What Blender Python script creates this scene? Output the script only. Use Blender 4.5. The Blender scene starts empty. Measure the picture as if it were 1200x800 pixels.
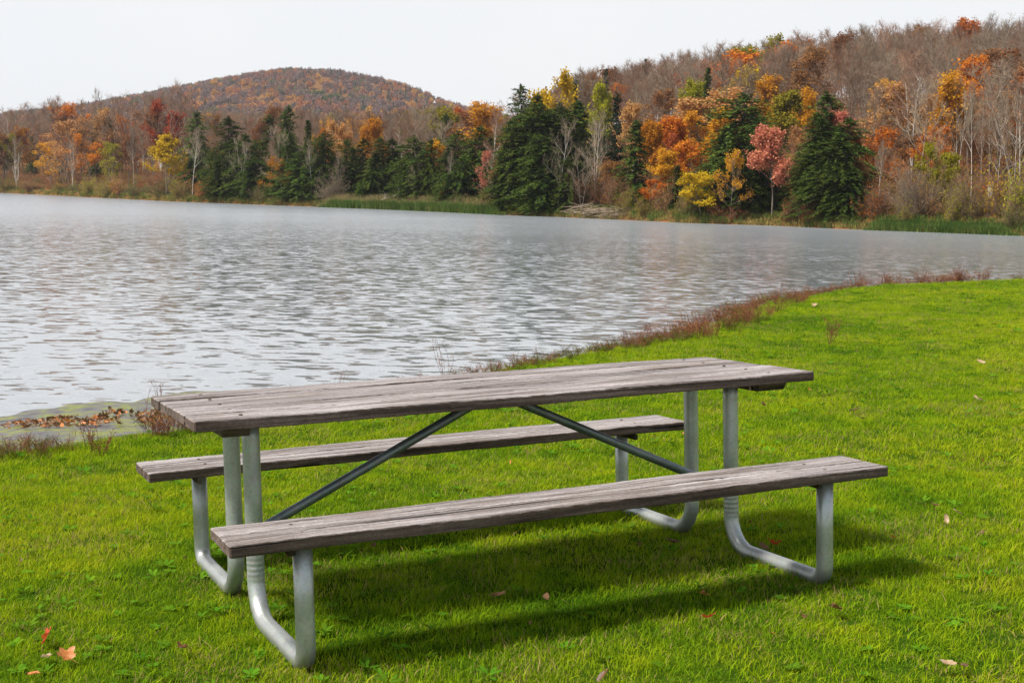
import bpy, bmesh, math, random
import numpy as np
from mathutils import Matrix, Vector, Euler

random.seed(7); rng = np.random.default_rng(7)
scene = bpy.context.scene
COL = scene.collection
rad = math.radians

# ------------------------------------------------------------------ camera frame
FPX = 1535.0                      # focal length in pixels of a 1200 px wide picture
CAMZ = 2.1                        # eye height above the lake
PITCH = -math.atan(173.0 / FPX); ROLL = 0.0217
F_ = np.array([0, math.cos(PITCH), math.sin(PITCH)])
R0 = np.array([1.0, 0, 0]); U0 = np.cross(R0, F_)
R_ = R0 * math.cos(ROLL) + U0 * math.sin(ROLL)
U_ = U0 * math.cos(ROLL) - R0 * math.sin(ROLL)
CAM = np.array([0, 0, CAMZ])

def ray(u, v):
    return F_ + R_ * ((u - 600) / FPX) - U_ * ((v - 400) / FPX)

def hor(u):
    return 227 + 0.0217 * (u - 600)

cam_d = bpy.data.cameras.new('camera'); cam_d.sensor_width = 36; cam_d.lens = FPX / 1200 * 36
cam_d.clip_start = 0.1; cam_d.clip_end = 9000
cam_o = bpy.data.objects.new('camera', cam_d); COL.objects.link(cam_o)
M = Matrix(((R_[0], U_[0], -F_[0], 0), (R_[1], U_[1], -F_[1], 0), (R_[2], U_[2], -F_[2], CAMZ), (0, 0, 0, 1)))
cam_o.matrix_world = M
scene.camera = cam_o

# table frame -> world (the lawn falls gently toward the lake, the table stands square to it)
S = 0.94
tF = np.array([0.42346, 0.90188, -0.08544]); tR = np.array([0.90423, -0.42654, -0.02082]); tU = np.array([0.05522, 0.06844, 0.99613])
tC = np.array([-2.187, -4.8377, 1.3861])
MT = np.outer(R_, tR) + np.outer(U_, tU) + np.outer(F_, tF)
ORG = CAM + S * MT @ (-tC)
TM = Matrix(((MT[0, 0], MT[0, 1], MT[0, 2], ORG[0]), (MT[1, 0], MT[1, 1], MT[1, 2], ORG[1]), (MT[2, 0], MT[2, 1], MT[2, 2], ORG[2]), (0, 0, 0, 1)))
NRM = MT @ np.array([0, 0, 1.0])
PO = ORG - 0.03 * NRM             # soil plane

def plane_z(x, y):
    return PO[2] - ((x - PO[0]) * NRM[0] + (y - PO[1]) * NRM[1]) / NRM[2]

def on_plane(u, v, lift=0.03):
    d = ray(u, v); p0 = PO + lift * NRM
    t = ((p0 - CAM) @ NRM) / (d @ NRM)
    return CAM + d * t

# ------------------------------------------------------------------ helpers
def tag(o, label=None, cat=None, group=None, kind=None):
    if label: o['label'] = label
    if cat: o['category'] = cat
    if group: o['group'] = group
    if kind: o['kind'] = kind
    return o

def mesh_np(name, verts, faces, mats=(), smooth=False, uv=None):
    """faces: (M,k) array or list of such arrays"""
    me = bpy.data.meshes.new(name)
    if not isinstance(faces, list): faces = [faces]
    verts = np.asarray(verts, dtype=np.float32)
    me.vertices.add(len(verts)); me.vertices.foreach_set('co', verts.ravel())
    faces = [np.asarray(f, dtype=np.int32) for f in faces if len(f)]
    nl = sum(f.size for f in faces); npl = sum(len(f) for f in faces)
    me.loops.add(nl); me.polygons.add(npl)
    me.loops.foreach_set('vertex_index', np.concatenate([f.ravel() for f in faces]))
    tot = np.concatenate([np.full(len(f), f.shape[1], dtype=np.int32) for f in faces])
    st = np.concatenate([[0], np.cumsum(tot)[:-1]]).astype(np.int32)
    me.polygons.foreach_set('loop_start', st)
    if smooth: me.polygons.foreach_set('use_smooth', np.ones(npl, dtype=bool))
    me.update(calc_edges=True); me.validate()
    for m in mats: me.materials.append(m)
    return me

def obj(name, me, parent=None, mat=None):
    o = bpy.data.objects.new(name, me); COL.objects.link(o)
    if parent: o.parent = parent
    if mat:
        if not me.materials: me.materials.append(mat)
        o.material_slots[0].link = 'OBJECT'; o.material_slots[0].material = mat
    return o

def empty(name, loc, rz=0.0, sc=1.0):
    o = bpy.data.objects.new(name, None); COL.objects.link(o)
    o.location = loc; o.rotation_euler = (0, 0, rz); o.scale = (sc, sc, sc) if not isinstance(sc, tuple) else sc
    o.empty_display_size = 0.2
    return o

# ------------------------------------------------------------------ materials
def newmat(name):
    m = bpy.data.materials.new(name); m.use_nodes = True
    nt = m.node_tree; nt.nodes.clear()
    out = nt.nodes.new('ShaderNodeOutputMaterial')
    return m, nt, out

def N(nt, typ, **kw):
    n = nt.nodes.new(typ)
    for k, v in kw.items():
        if k.startswith('i_'): n.inputs[k[2:].replace('_', ' ')].default_value = v
        else: setattr(n, k, v)
    return n

def ramp(nt, stops, interp='LINEAR'):
    r = nt.nodes.new('ShaderNodeValToRGB'); cr = r.color_ramp; cr.interpolation = interp
    while len(cr.elements) < len(stops): cr.elements.new(0.5)
    for e, (p, c) in zip(cr.elements, stops):
        e.position = p; e.color = (*c, 1) if len(c) == 3 else c
    return r

def mixc(nt, a, b, fac, mode='MIX'):
    m = nt.nodes.new('ShaderNodeMix'); m.data_type = 'RGBA'; m.blend_type = mode
    for s, v in ((m.inputs[0], fac), (m.inputs[6], a), (m.inputs[7], b)):
        if hasattr(v, 'is_linked') or isinstance(v, bpy.types.NodeSocket): nt.links.new(v, s)
        elif isinstance(v, (int, float)): s.default_value = v
        else: s.default_value = (*v, 1)
    return m.outputs[2]

def noise(nt, vec, scale, detail=3, rough=0.5, dist=0.0):
    n = nt.nodes.new('ShaderNodeTexNoise'); n.inputs['Scale'].default_value = scale
    n.inputs['Detail'].default_value = detail; n.inputs['Roughness'].default_value = rough
    n.inputs['Distortion'].default_value = dist
    if vec is not None: nt.links.new(vec, n.inputs['Vector'])
    return n.outputs['Fac']

def mapr(nt, val, a, b, c, d):
    m = nt.nodes.new('ShaderNodeMapRange'); nt.links.new(val, m.inputs[0])
    for i, v in zip((1, 2, 3, 4), (a, b, c, d)): m.inputs[i].default_value = v
    return m.outputs[0]

def leaf_mat(name, cols, trans=0.35, var=0.35):
    """cols: 3-4 own colours of the leaves, picked per leaf and drifting per tree"""
    m, nt, out = newmat(name)
    g = nt.nodes.new('ShaderNodeNewGeometry'); oi = nt.nodes.new('ShaderNodeObjectInfo')
    ns = noise(nt, g.outputs['Position'], 0.55, 2)
    a = N(nt, 'ShaderNodeMath', operation='MULTIPLY_ADD'); nt.links.new(g.outputs['Random Per Island'], a.inputs[0]); a.inputs[1].default_value = 0.55
    b = N(nt, 'ShaderNodeMath', operation='MULTIPLY_ADD'); nt.links.new(ns, b.inputs[0]); b.inputs[1].default_value = 0.7; b.inputs[2].default_value = -0.13
    nt.links.new(b.outputs[0], a.inputs[2])
    r = ramp(nt, [(i / (len(cols) - 1), c) for i, c in enumerate(cols)]); nt.links.new(a.outputs[0], r.inputs[0])
    hs = N(nt, 'ShaderNodeHueSaturation'); nt.links.new(r.outputs[0], hs.inputs['Color'])
    nt.links.new(mapr(nt, oi.outputs['Random'], 0, 1, 1 - var * .5, 1 + var * .5), hs.inputs['Value'])
    nt.links.new(mapr(nt, oi.outputs['Random'], 0, 1, 0.49, 0.51), hs.inputs['Hue'])
    df = nt.nodes.new('ShaderNodeBsdfDiffuse'); tr = nt.nodes.new('ShaderNodeBsdfTranslucent')
    nt.links.new(hs.outputs[0], df.inputs[0]); nt.links.new(hs.outputs[0], tr.inputs[0])
    mx = nt.nodes.new('ShaderNodeMixShader'); mx.inputs[0].default_value = trans
    nt.links.new(df.outputs[0], mx.inputs[1]); nt.links.new(tr.outputs[0], mx.inputs[2]); nt.links.new(mx.outputs[0], out.inputs[0])
    return m

def bark_mat(name, c1, c2, sc=3.0):
    m, nt, out = newmat(name)
    tc = nt.nodes.new('ShaderNodeTexCoord'); oi = nt.nodes.new('ShaderNodeObjectInfo')
    r = ramp(nt, [(0.3, c1), (0.7, c2)]); nt.links.new(noise(nt, tc.outputs['Object'], sc, 4), r.inputs[0])
    hs = N(nt, 'ShaderNodeHueSaturation'); nt.links.new(r.outputs[0], hs.inputs['Color'])
    nt.links.new(mapr(nt, oi.outputs['Random'], 0, 1, 0.75, 1.25), hs.inputs['Value'])
    p = N(nt, 'ShaderNodeBsdfDiffuse'); nt.links.new(hs.outputs[0], p.inputs[0]); nt.links.new(p.outputs[0], out.inputs[0])
    return m

MAT = {}
MAT['hemlock'] = leaf_mat('hemlock_needles', [(.015, .032, .010), (.040, .070, .014), (.078, .108, .018), (.12, .145, .028)], .22, .5)
MAT['pine'] = leaf_mat('pine_needles', [(.012, .035, .018), (.022, .055, .024), (.035, .075, .03)], .15, .5)
MAT['greenconifer'] = leaf_mat('young_conifer_needles', [(.05, .11, .015), (.09, .17, .02), (.12, .2, .03)], .2)
MAT['yellow'] = leaf_mat('yellow_leaves', [(.22, .14, .012), (.46, .30, .015), (.60, .42, .02), (.38, .26, .02)])
MAT['gold'] = leaf_mat('gold_orange_leaves', [(.30, .12, .015), (.48, .20, .02), (.58, .30, .02), (.40, .22, .02)])
MAT['orange'] = leaf_mat('orange_leaves', [(.24, .07, .015), (.46, .13, .02), (.58, .20, .02), (.38, .13, .02)])
MAT['peach'] = leaf_mat('peach_tan_leaves', [(.28, .13, .05), (.45, .21, .07), (.50, .28, .11), (.34, .18, .08)])
MAT['red'] = leaf_mat('red_leaves', [(.18, .03, .015), (.34, .06, .02), (.40, .10, .03), (.24, .07, .03)])
MAT['pink'] = leaf_mat('pink_red_leaves', [(.30, .07, .05), (.48, .14, .10), (.52, .22, .13), (.48, .12, .04)])
MAT['rust'] = leaf_mat('rust_leaves', [(.13, .055, .025), (.22, .095, .035), (.28, .13, .045), (.19, .11, .05)])
MAT['olive'] = leaf_mat('olive_leaves', [(.10, .10, .012), (.20, .18, .018), (.28, .23, .02), (.24, .16, .02)])
MAT['lime'] = leaf_mat('yellow_green_leaves', [(.12, .15, .012), (.24, .26, .018), (.36, .32, .02), (.30, .22, .02)])
MAT['shrubgreen'] = leaf_mat('green_shrub_leaves', [(.05, .09, .012), (.09, .14, .02), (.15, .18, .02)])
MAT['twig_grey'] = bark_mat('grey_twigs', (.18, .135, .095), (.28, .215, .155))
MAT['twig_brown'] = bark_mat('brown_twigs', (.17, .105, .07), (.26, .165, .115))
MAT['twig_pink'] = bark_mat('pinkish_twigs', (.22, .125, .08), (.32, .195, .13))
MAT['twig_tan'] = bark_mat('tan_twigs', (.24, .19, .13), (.34, .27, .19))
MAT['bark'] = bark_mat('grey_brown_bark', (.12, .095, .075), (.24, .20, .165))
MAT['bark_pale'] = bark_mat('pale_bark', (.36, .33, .28), (.6, .56, .49))
MAT['bark_dark'] = bark_mat('dark_bark', (.05, .038, .03), (.1, .08, .06))

def simple(name, c1, c2, sc=10, rough=0.8, metal=0.0):
    m, nt, out = newmat(name)
    tc = nt.nodes.new('ShaderNodeTexCoord')
    r = ramp(nt, [(0.3, c1), (0.7, c2)]); nt.links.new(noise(nt, tc.outputs['Object'], sc, 5), r.inputs[0])
    p = N(nt, 'ShaderNodeBsdfPrincipled'); p.inputs['Roughness'].default_value = rough; p.inputs['Metallic'].default_value = metal
    nt.links.new(r.outputs[0], p.inputs['Base Color']); nt.links.new(p.outputs[0], out.inputs[0])
    return m

# weathered wood, grain along local X
def wood_mat():
    m, nt, out = newmat('weathered_wood')
    tc = nt.nodes.new('ShaderNodeTexCoord'); g = nt.nodes.new('ShaderNodeNewGeometry')
    off = N(nt, 'ShaderNodeCombineXYZ'); ml = N(nt, 'ShaderNodeMath', operation='MULTIPLY'); nt.links.new(g.outputs['Random Per Island'], ml.inputs[0]); ml.inputs[1].default_value = 37
    nt.links.new(ml.outputs[0], off.inputs[0]); nt.links.new(ml.outputs[0], off.inputs[2])
    ad = N(nt, 'ShaderNodeVectorMath', operation='ADD'); nt.links.new(tc.outputs['Object'], ad.inputs[0]); nt.links.new(off.outputs[0], ad.inputs[1])
    def st(sx, sy, sz):
        v = N(nt, 'ShaderNodeVectorMath', operation='MULTIPLY'); nt.links.new(ad.outputs[0], v.inputs[0]); v.inputs[1].default_value = (sx, sy, sz); return v.outputs[0]
    grain = noise(nt, st(2.2, 75, 75), 1.0, 6, .65, .25)
    broad = noise(nt, st(1.6, 14, 14), 1.0, 3, .5, .2)
    crack = noise(nt, st(1.1, 42, 30), 1.0, 4, .6, .6)
    speck = noise(nt, st(95, 130, 130), 1.0, 3, .6)
    patch = noise(nt, st(3.0, 5, 5), 1.0, 4, .6)
    r = ramp(nt, [(.27, (.075, .064, .060)), (.40, (.17, .152, .148)), (.53, (.30, .280, .278)), (.72, (.46, .44, .44))]); nt.links.new(grain, r.inputs[0])
    r2 = ramp(nt, [(.35, (.55, .49, .45)), (.62, (1.05, 1.03, 1.03))]); nt.links.new(broad, r2.inputs[0])
    c = mixc(nt, r.outputs[0], r2.outputs[0], 1.0, 'MULTIPLY')
    r3 = ramp(nt, [(.35, (.66, .60, .55)), (.65, (1.12, 1.12, 1.12))]); nt.links.new(speck, r3.inputs[0])
    c = mixc(nt, c, r3.outputs[0], .75, 'MULTIPLY')
    pf = mapr(nt, patch, .55, .75, 0, .55)
    c = mixc(nt, c, (.12, .085, .06), pf)
    cf = ramp(nt, [(.60, (0, 0, 0)), (.64, (1, 1, 1))]); nt.links.new(crack, cf.inputs[0])
    c = mixc(nt, c, (.018, .014, .012), cf.outputs[0])
    # shade painted into the colour: plank sides and undersides multiplied darker and browner than tops
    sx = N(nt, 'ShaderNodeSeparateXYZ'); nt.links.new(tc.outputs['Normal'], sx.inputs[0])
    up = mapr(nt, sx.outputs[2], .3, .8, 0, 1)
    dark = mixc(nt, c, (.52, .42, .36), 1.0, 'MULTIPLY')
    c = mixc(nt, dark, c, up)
    hs = N(nt, 'ShaderNodeHueSaturation'); nt.links.new(c, hs.inputs['Color'])
    nt.links.new(mapr(nt, g.outputs['Random Per Island'], 0, 1, .76, 1.05), hs.inputs['Value']); hs.inputs['Saturation'].default_value = .95
    p = N(nt, 'ShaderNodeBsdfPrincipled'); p.inputs['Roughness'].default_value = .8; p.inputs['Specular IOR Level'].default_value = .3
    nt.links.new(hs.outputs[0], p.inputs['Base Color'])
    hsum = N(nt, 'ShaderNodeMath', operation='SUBTRACT'); nt.links.new(grain, hsum.inputs[0]); nt.links.new(cf.outputs[0], hsum.inputs[1])
    bp = N(nt, 'ShaderNodeBump'); bp.inputs['Strength'].default_value = .7; bp.inputs['Distance'].default_value = .003
    nt.links.new(hsum.outputs[0], bp.inputs['Height']); nt.links.new(bp.outputs[0], p.inputs['Normal'])
    nt.links.new(p.outputs[0], out.inputs[0])
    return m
MAT['wood'] = wood_mat()

def galv_mat(name, c1, c2, rough):
    m, nt, out = newmat(name)
    tc = nt.nodes.new('ShaderNodeTexCoord')
    n1 = noise(nt, tc.outputs['Object'], 9, 6, .6); n2 = noise(nt, tc.outputs['Object'], 90, 3)
    vo = N(nt, 'ShaderNodeTexVoronoi'); vo.inputs['Scale'].default_value = 120; nt.links.new(tc.outputs['Object'], vo.inputs['Vector'])
    r = ramp(nt, [(.3, c1), (.7, c2)]); nt.links.new(n1, r.inputs[0])
    c = mixc(nt, r.outputs[0], vo.outputs['Color'], .06)
    dirt = ramp(nt, [(.55, (0, 0, 0)), (.95, (.6, .6, .6))]); nt.links.new(n2, dirt.inputs[0])
    c = mixc(nt, c, (.12, .12, .10), dirt.outputs[0])
    g = N(nt, 'ShaderNodeSeparateXYZ'); nt.links.new(tc.outputs['Object'], g.inputs[0])
    soil = mapr(nt, g.outputs[2], -.01, .10, .55, 0)       # splashed soil at the feet
    sn = N(nt, 'ShaderNodeMath', operation='MULTIPLY'); nt.links.new(soil, sn.inputs[0]); nt.links.new(n1, sn.inputs[1])
    c = mixc(nt, c, (.10, .085, .05), sn.outputs[0])
    p = N(nt, 'ShaderNodeBsdfPrincipled'); nt.links.new(c, p.inputs['Base Color'])
    p.inputs['Metallic'].default_value = .7
    nt.links.new(mapr(nt, n1, 0, 1, rough - .1, rough + .15), p.inputs['Roughness'])
    bp = N(nt, 'ShaderNodeBump'); bp.inputs['Strength'].default_value = .15; bp.inputs['Distance'].default_value = .002
    nt.links.new(n2, bp.inputs['Height']); nt.links.new(bp.outputs[0], p.inputs['Normal'])
    nt.links.new(p.outputs[0], out.inputs[0])
    return m
MAT['galv'] = galv_mat('galvanised_steel', (.36, .385, .375), (.54, .57, .56), .42)
MAT['galv_dark'] = galv_mat('dull_galvanised_steel', (.13, .16, .17), (.24, .28, .29), .45)

# ------------------------------------------------------------------ picnic table
def plank_bm(bm, x0, x1, y0, y1, z0, z1, seed):
    r = random.Random(seed)
    n = 110; rows = []
    ph = r.random() * 6; amp = .0016; bv = .0055
    prof = [(0, bv), (bv * .3, bv * .3), (bv, 0), (1, 0), (2, 0), (3, 0)]
    def section(x, ins=0.0):
        w = y1 - y0; h = z1 - z0
        pts = []
        b = bv + ins
        for (cy, cz, sy, sz) in ((y0, z0, 1, 1), (y1, z0, -1, 1), (y1, z1, -1, -1), (y0, z1, 1, -1)):
            seq = [(0, b), (b * .3, b * .3), (b, 0)]
            if (sy, sz) in ((-1, 1), (1, -1)): seq = seq[::-1]
            for a, c in seq:
                yy = cy + sy * max(a, ins); zz = cz + sz * max(c, ins)
                pts.append((yy, zz))
        o1 = amp * math.sin(x * 2.1 + ph) + amp * .6 * math.sin(x * 7.3 + ph * 2)
        o2 = amp * math.sin(x * 1.7 + ph * 3)
        return [bm.verts.new((x, yy + o2 + r.gauss(0, .0005), zz + o1 + r.gauss(0, .0005))) for yy, zz in pts]
    je0 = r.uniform(-.003, .003); je1 = r.uniform(-.003, .003)
    xs = [x0 + je0, x0 + je0 + .005] + [x0 + (x1 - x0) * i / n for i in range(1, n)] + [x1 + je1 - .005, x1 + je1]
    for i, x in enumerate(xs):
        rows.append(section(x, .004 if i in (0, len(xs) - 1) else 0.0))
    k = len(rows[0])
    for a, b in zip(rows, rows[1:]):
        for i in range(k):
            f = bm.faces.new((a[i], a[(i + 1) % k], b[(i + 1) % k], b[i])); f.smooth = False
    bm.faces.new(rows[0][::-1]); bm.faces.new(rows[-1])

def planks(name, x0, x1, y0, y1, n, z0, z1, parent, seed):
    bm = bmesh.new(); gap = .006
    w = (y1 - y0 - gap * (n - 1)) / n
    for i in range(n):
        a = y0 + i * (w + gap)
        plank_bm(bm, x0, x1, a, a + w, z0, z1 + random.Random(seed + i).uniform(-.0015, .0015), seed * 10 + i)
    bmesh.ops.recalc_face_normals(bm, faces=bm.faces)
    me = bpy.data.meshes.new(name); bm.to_mesh(me); bm.free(); me.materials.append(MAT['wood'])
    return obj(name, me, parent)

def tube_mesh(name, pts, radii, k=20, cap=True):
    pts = [Vector(p) for p in pts]; V = []; Fq = []
    up = None; n = len(pts)
    for i, p in enumerate(pts):
        t = (pts[min(i + 1, n - 1)] - pts[max(i - 1, 0)]).normalized()
        if up is None:
            a = t.orthogonal().normalized()
        else:
            a = (up - t * up.dot(t)).normalized()
        up = a; b = t.cross(a)
        r = radii[i] if hasattr(radii, '__len__') else radii
        for j in range(k):
            an = 2 * math.pi * j / k
            V.append(p + (a * math.cos(an) + b * math.sin(an)) * r)
    for i in range(n - 1):
        for j in range(k):
            Fq.append((i * k + j, i * k + (j + 1) % k, (i + 1) * k + (j + 1) % k, (i + 1) * k + j))
    fl = [np.array(Fq)]
    if cap:
        fl += [np.array([list(range(k))[::-1]]), np.array([[(n - 1) * k + j for j in range(k)]])]
    me = mesh_np(name, np.array([tuple(v) for v in V]), fl)
    sm = np.zeros(len(me.polygons), dtype=bool); sm[:len(Fq)] = True
    me.polygons.foreach_set('use_smooth', sm)
    return me

def box_bm(bm, x0, x1, y0, y1, z0, z1, bev=.002):
    r = bmesh.ops.create_cube(bm, size=1.0)
    for v in r['verts']:
        v.co = Vector(((x0 + x1) / 2 + v.co.x * (x1 - x0), (y0 + y1) / 2 + v.co.y * (y1 - y0), (z0 + z1) / 2 + v.co.z * (z1 - z0)))
    es = list({e for v in r['verts'] for e in v.link_edges})
    if bev: bmesh.ops.bevel(bm, geom=es, offset=bev, segments=2, affect='EDGES', profile=.6)

def box_obj(name, boxes, parent, mat, bev=.002):
    bm = bmesh.new()
    for b in boxes: box_bm(bm, *b, bev)
    me = bpy.data.meshes.new(name); bm.to_mesh(me); bm.free(); me.materials.append(mat)
    return obj(name, me, parent)

def build_table():
    t = bpy.data.objects.new('picnic_table', None); COL.objects.link(t); t.matrix_world = TM
    tag(t, 'weathered grey wooden picnic table with two attached benches on galvanised pipe legs', 'picnic table')
    L = 1.298 * S; W = .4067 * S; TH = .0395 * S; ZT = .76 * S; ZB = .4275 * S
    b0 = (.7196 - .1458) * S; b1 = (.7196 + .1458) * S
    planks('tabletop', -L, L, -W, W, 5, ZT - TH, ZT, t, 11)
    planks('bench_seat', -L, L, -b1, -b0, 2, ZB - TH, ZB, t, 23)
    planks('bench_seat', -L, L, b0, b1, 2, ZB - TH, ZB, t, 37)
    R = .0302; XL = 1.0475 * S; YI = .156 * S; YO = .79 * S
    zg = -.010
    for sx in (-1, 1):
        for sy in (-1, 1):
            x = sx * XL; pts = []; rr = []
            rb = .13
            pts += [(x, sy * YI, ZT - TH - .0005)]; rr += [R]
            for q in range(1, 6): pts.append((x, sy * YI, (ZT - TH) * (1 - q / 6) + (zg + rb + .12) * q / 6)); rr.append(R)
            # wrinkles pressed into the tube wall just above the inner bend
            for q in range(25):
                z = zg + rb + .10 - q * .0045; pts.append((x, sy * YI, z)); rr.append(R + .0006 * math.sin(q * 1.5) * math.sin(math.pi * q / 24))
            for q in range(1, 13):
                a = math.pi / 2 * q / 12
                pts.append((x, sy * (YI + rb - rb * math.cos(a)), zg + rb - rb * math.sin(a) - .0)); rr.append(R)
            pts.append((x, sy * (YI + YO) / 2, zg)); rr.append(R)
            rb2 = .055
            for q in range(0, 11):
                a = math.pi / 2 * q / 10
                pts.append((x, sy * (YO - rb2 + rb2 * math.sin(a)), zg + rb2 - rb2 * math.cos(a))); rr.append(R)
            pts.append((x, sy * YO, (ZB - TH) * .5)); rr.append(R)
            pts.append((x, sy * YO, ZB - TH - .0005)); rr.append(R)
            me = tube_mesh('leg', pts, rr, 24); me.materials.append(MAT['galv'])
            leg = obj('leg', me, t)
            # flat mounting strap from the outer upright in under the bench
            box_obj('seat_bracket', [(x + sx * (-R - .016), x + sx * (-R - .001), sy * b0 if sy > 0 else -b1 + .05, b1 - .05 if sy > 0 else -b0, ZB - TH - .026, ZB - TH - .001)] if sx > 0 else
                    [(x - R - .016 + .0, x - R - .001, (b0 if sy > 0 else -b1 + .05), (b1 - .05 if sy > 0 else -b0), ZB - TH - .026, ZB - TH - .001)], t, MAT['bark_dark'])
    # cross bars between the inner uprights, low enough to take the diagonal braces
    zc = .218
    for sx in (-1, 1):
        me = tube_mesh('cross_bar', [(sx * XL, -YI + R * .6, zc), (sx * XL, YI - R * .6, zc)], .016, 14); me.materials.append(MAT['galv']); obj('cross_bar', me, t)
        pts = [(sx * (XL - .012), 0, zc + .014), (sx * (XL - .05), 0, zc + .035), (sx * .085, 0, ZT - TH - .035), (sx * .04, 0, ZT - TH - .014), (sx * .008, 0, ZT - TH - .011)]
        me = tube_mesh('diagonal_brace', pts, [.012, .0175, .0175, .015, .009], 16); me.materials.append(MAT['galv_dark']); obj('diagonal_brace', me, t)
        # wooden cleat below the planks outside each leg frame
        x0 = sx * XL + (R + .004) if sx > 0 else -XL - R - .095
        bm = bmesh.new(); box_bm(bm, x0, x0 + .13 if sx > 0 else x0 + .09, -W * .80, W * .80, ZT - TH - .038, ZT - TH - .001, .003)
        for v in bm.verts:
            if v.co.z < ZT - TH - .03: v.co.y *= .92
        me = bpy.data.meshes.new('cleat'); bm.to_mesh(me); bm.free(); me.materials.append(MAT['wood']); obj('cleat', me, t)
    box_obj('cleat', [(-.045, .095, -W * .86, W * .86, ZT - TH - .009, ZT - TH - .0012)], t, MAT['galv_dark'])
    # carriage bolt heads on the planks
    def bolt(x, y, z):
        bm = bmesh.new(); bmesh.ops.create_uvsphere(bm, u_segments=12, v_segments=6, radius=.0075)
        for v in bm.verts: v.co = Vector((v.co.x + x, v.co.y + y, max(v.co.z, -.004) * .35 + z))
        me = bpy.data.meshes.new('bolt'); bm.to_mesh(me); bm.free(); me.materials.append(MAT['bark_dark']); obj('bolt', me, t)
    w5 = (2 * W + .01) / 5
    for sx in (-1, 1):
        for i in range(5): bolt(sx * (XL + .07), -W + w5 * (i + .5) - .005, ZT + .001)
        for sy in (-1, 1):
            for yy in (.66, .79): bolt(sx * XL, sy * yy * S, ZB + .001)
build_table()

# ------------------------------------------------------------------ lawn
E_px = [(-900, 640), (-150, 545), (0, 529), (90, 517), (148, 507), (216, 500), (300, 484), (400, 462), (520, 444), (570, 437), (640, 421), (720, 408), (800, 393), (860, 371), (905, 352), (960, 343), (1010, 335), (1060, 331), (1200, 326), (1400, 321), (1900, 316)]
E = np.array([on_plane(u, v)[:2] for u, v in E_px])
E = np.vstack([[-120, -60], E, [160, 60]])
poly = np.vstack([E, [160, -120], [-120, -120]])

def sdist(x, y):
    P = np.stack([np.ravel(x), np.ravel(y)], 1).astype(float); best = np.full(len(P), 1e9)
    for a, b in zip(E[:-1], E[1:]):
        ab = b - a; t = np.clip(((P - a) @ ab) / (ab @ ab), 0, 1)
        d = np.hypot(*(P - (a + t[:, None] * ab)).T); best = np.minimum(best, d)
    ins = np.zeros(len(P), bool); n = len(poly); j = n - 1
    for i in range(n):
        xi, yi = poly[i]; xj, yj = poly[j]
        c = ((yi > P[:, 1]) != (yj > P[:, 1])) & (P[:, 0] < (xj - xi) * (P[:, 1] - yi) / (yj - yi + 1e-12) + xi)
        ins ^= c; j = i
    return np.where(ins, best, -best).reshape(np.shape(x))

def hnoise(x, y, s, seed=0):
    r = np.random.default_rng(seed); o = 0
    for k in range(7):
        a = r.uniform(0, 2 * np.pi); f = s * r.uniform(.6, 1.8); p = r.uniform(0, 6.28)
        o = o + np.sin((x * np.cos(a) + y * np.sin(a)) * f + p + .7 * np.sin((y * np.cos(a) - x * np.sin(a)) * f * .6 + p * 2))
    return o / 7

def lawn_z(x, y, sd=None):
    if sd is None: sd = sdist(x, y)
    sd = sd + .12 * hnoise(x, y, 3.0, 5)
    left = np.clip((-2.3 - x) / .8, 0, 1)
    bw = 1.3 + left * left * (3 - 2 * left) * 4.9
    t = np.clip(-sd / bw, 0, 1); sm = t * t * (3 - 2 * t)
    sm = np.where(left > .5, t ** 1.25, sm)
    P = plane_z(x, y)
    d = np.hypot(x - ORG[0], y - ORG[1])
    P = P + np.clip((d - 3) / 6, 0, 1) * .025 * hnoise(x, y, .8, 2) + .007 * hnoise(x, y, 6, 3)
    sm = np.clip(sm + left * np.clip(-sd, 0, 1) * (.05 * hnoise(x, y, 3.2, 31) + .03 * hnoise(x, y, 9, 32)), 0, 1)
    P = np.maximum(P, .3) * np.ones_like(x)
    return P * (1 - sm) + (-.35) * sm

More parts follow.
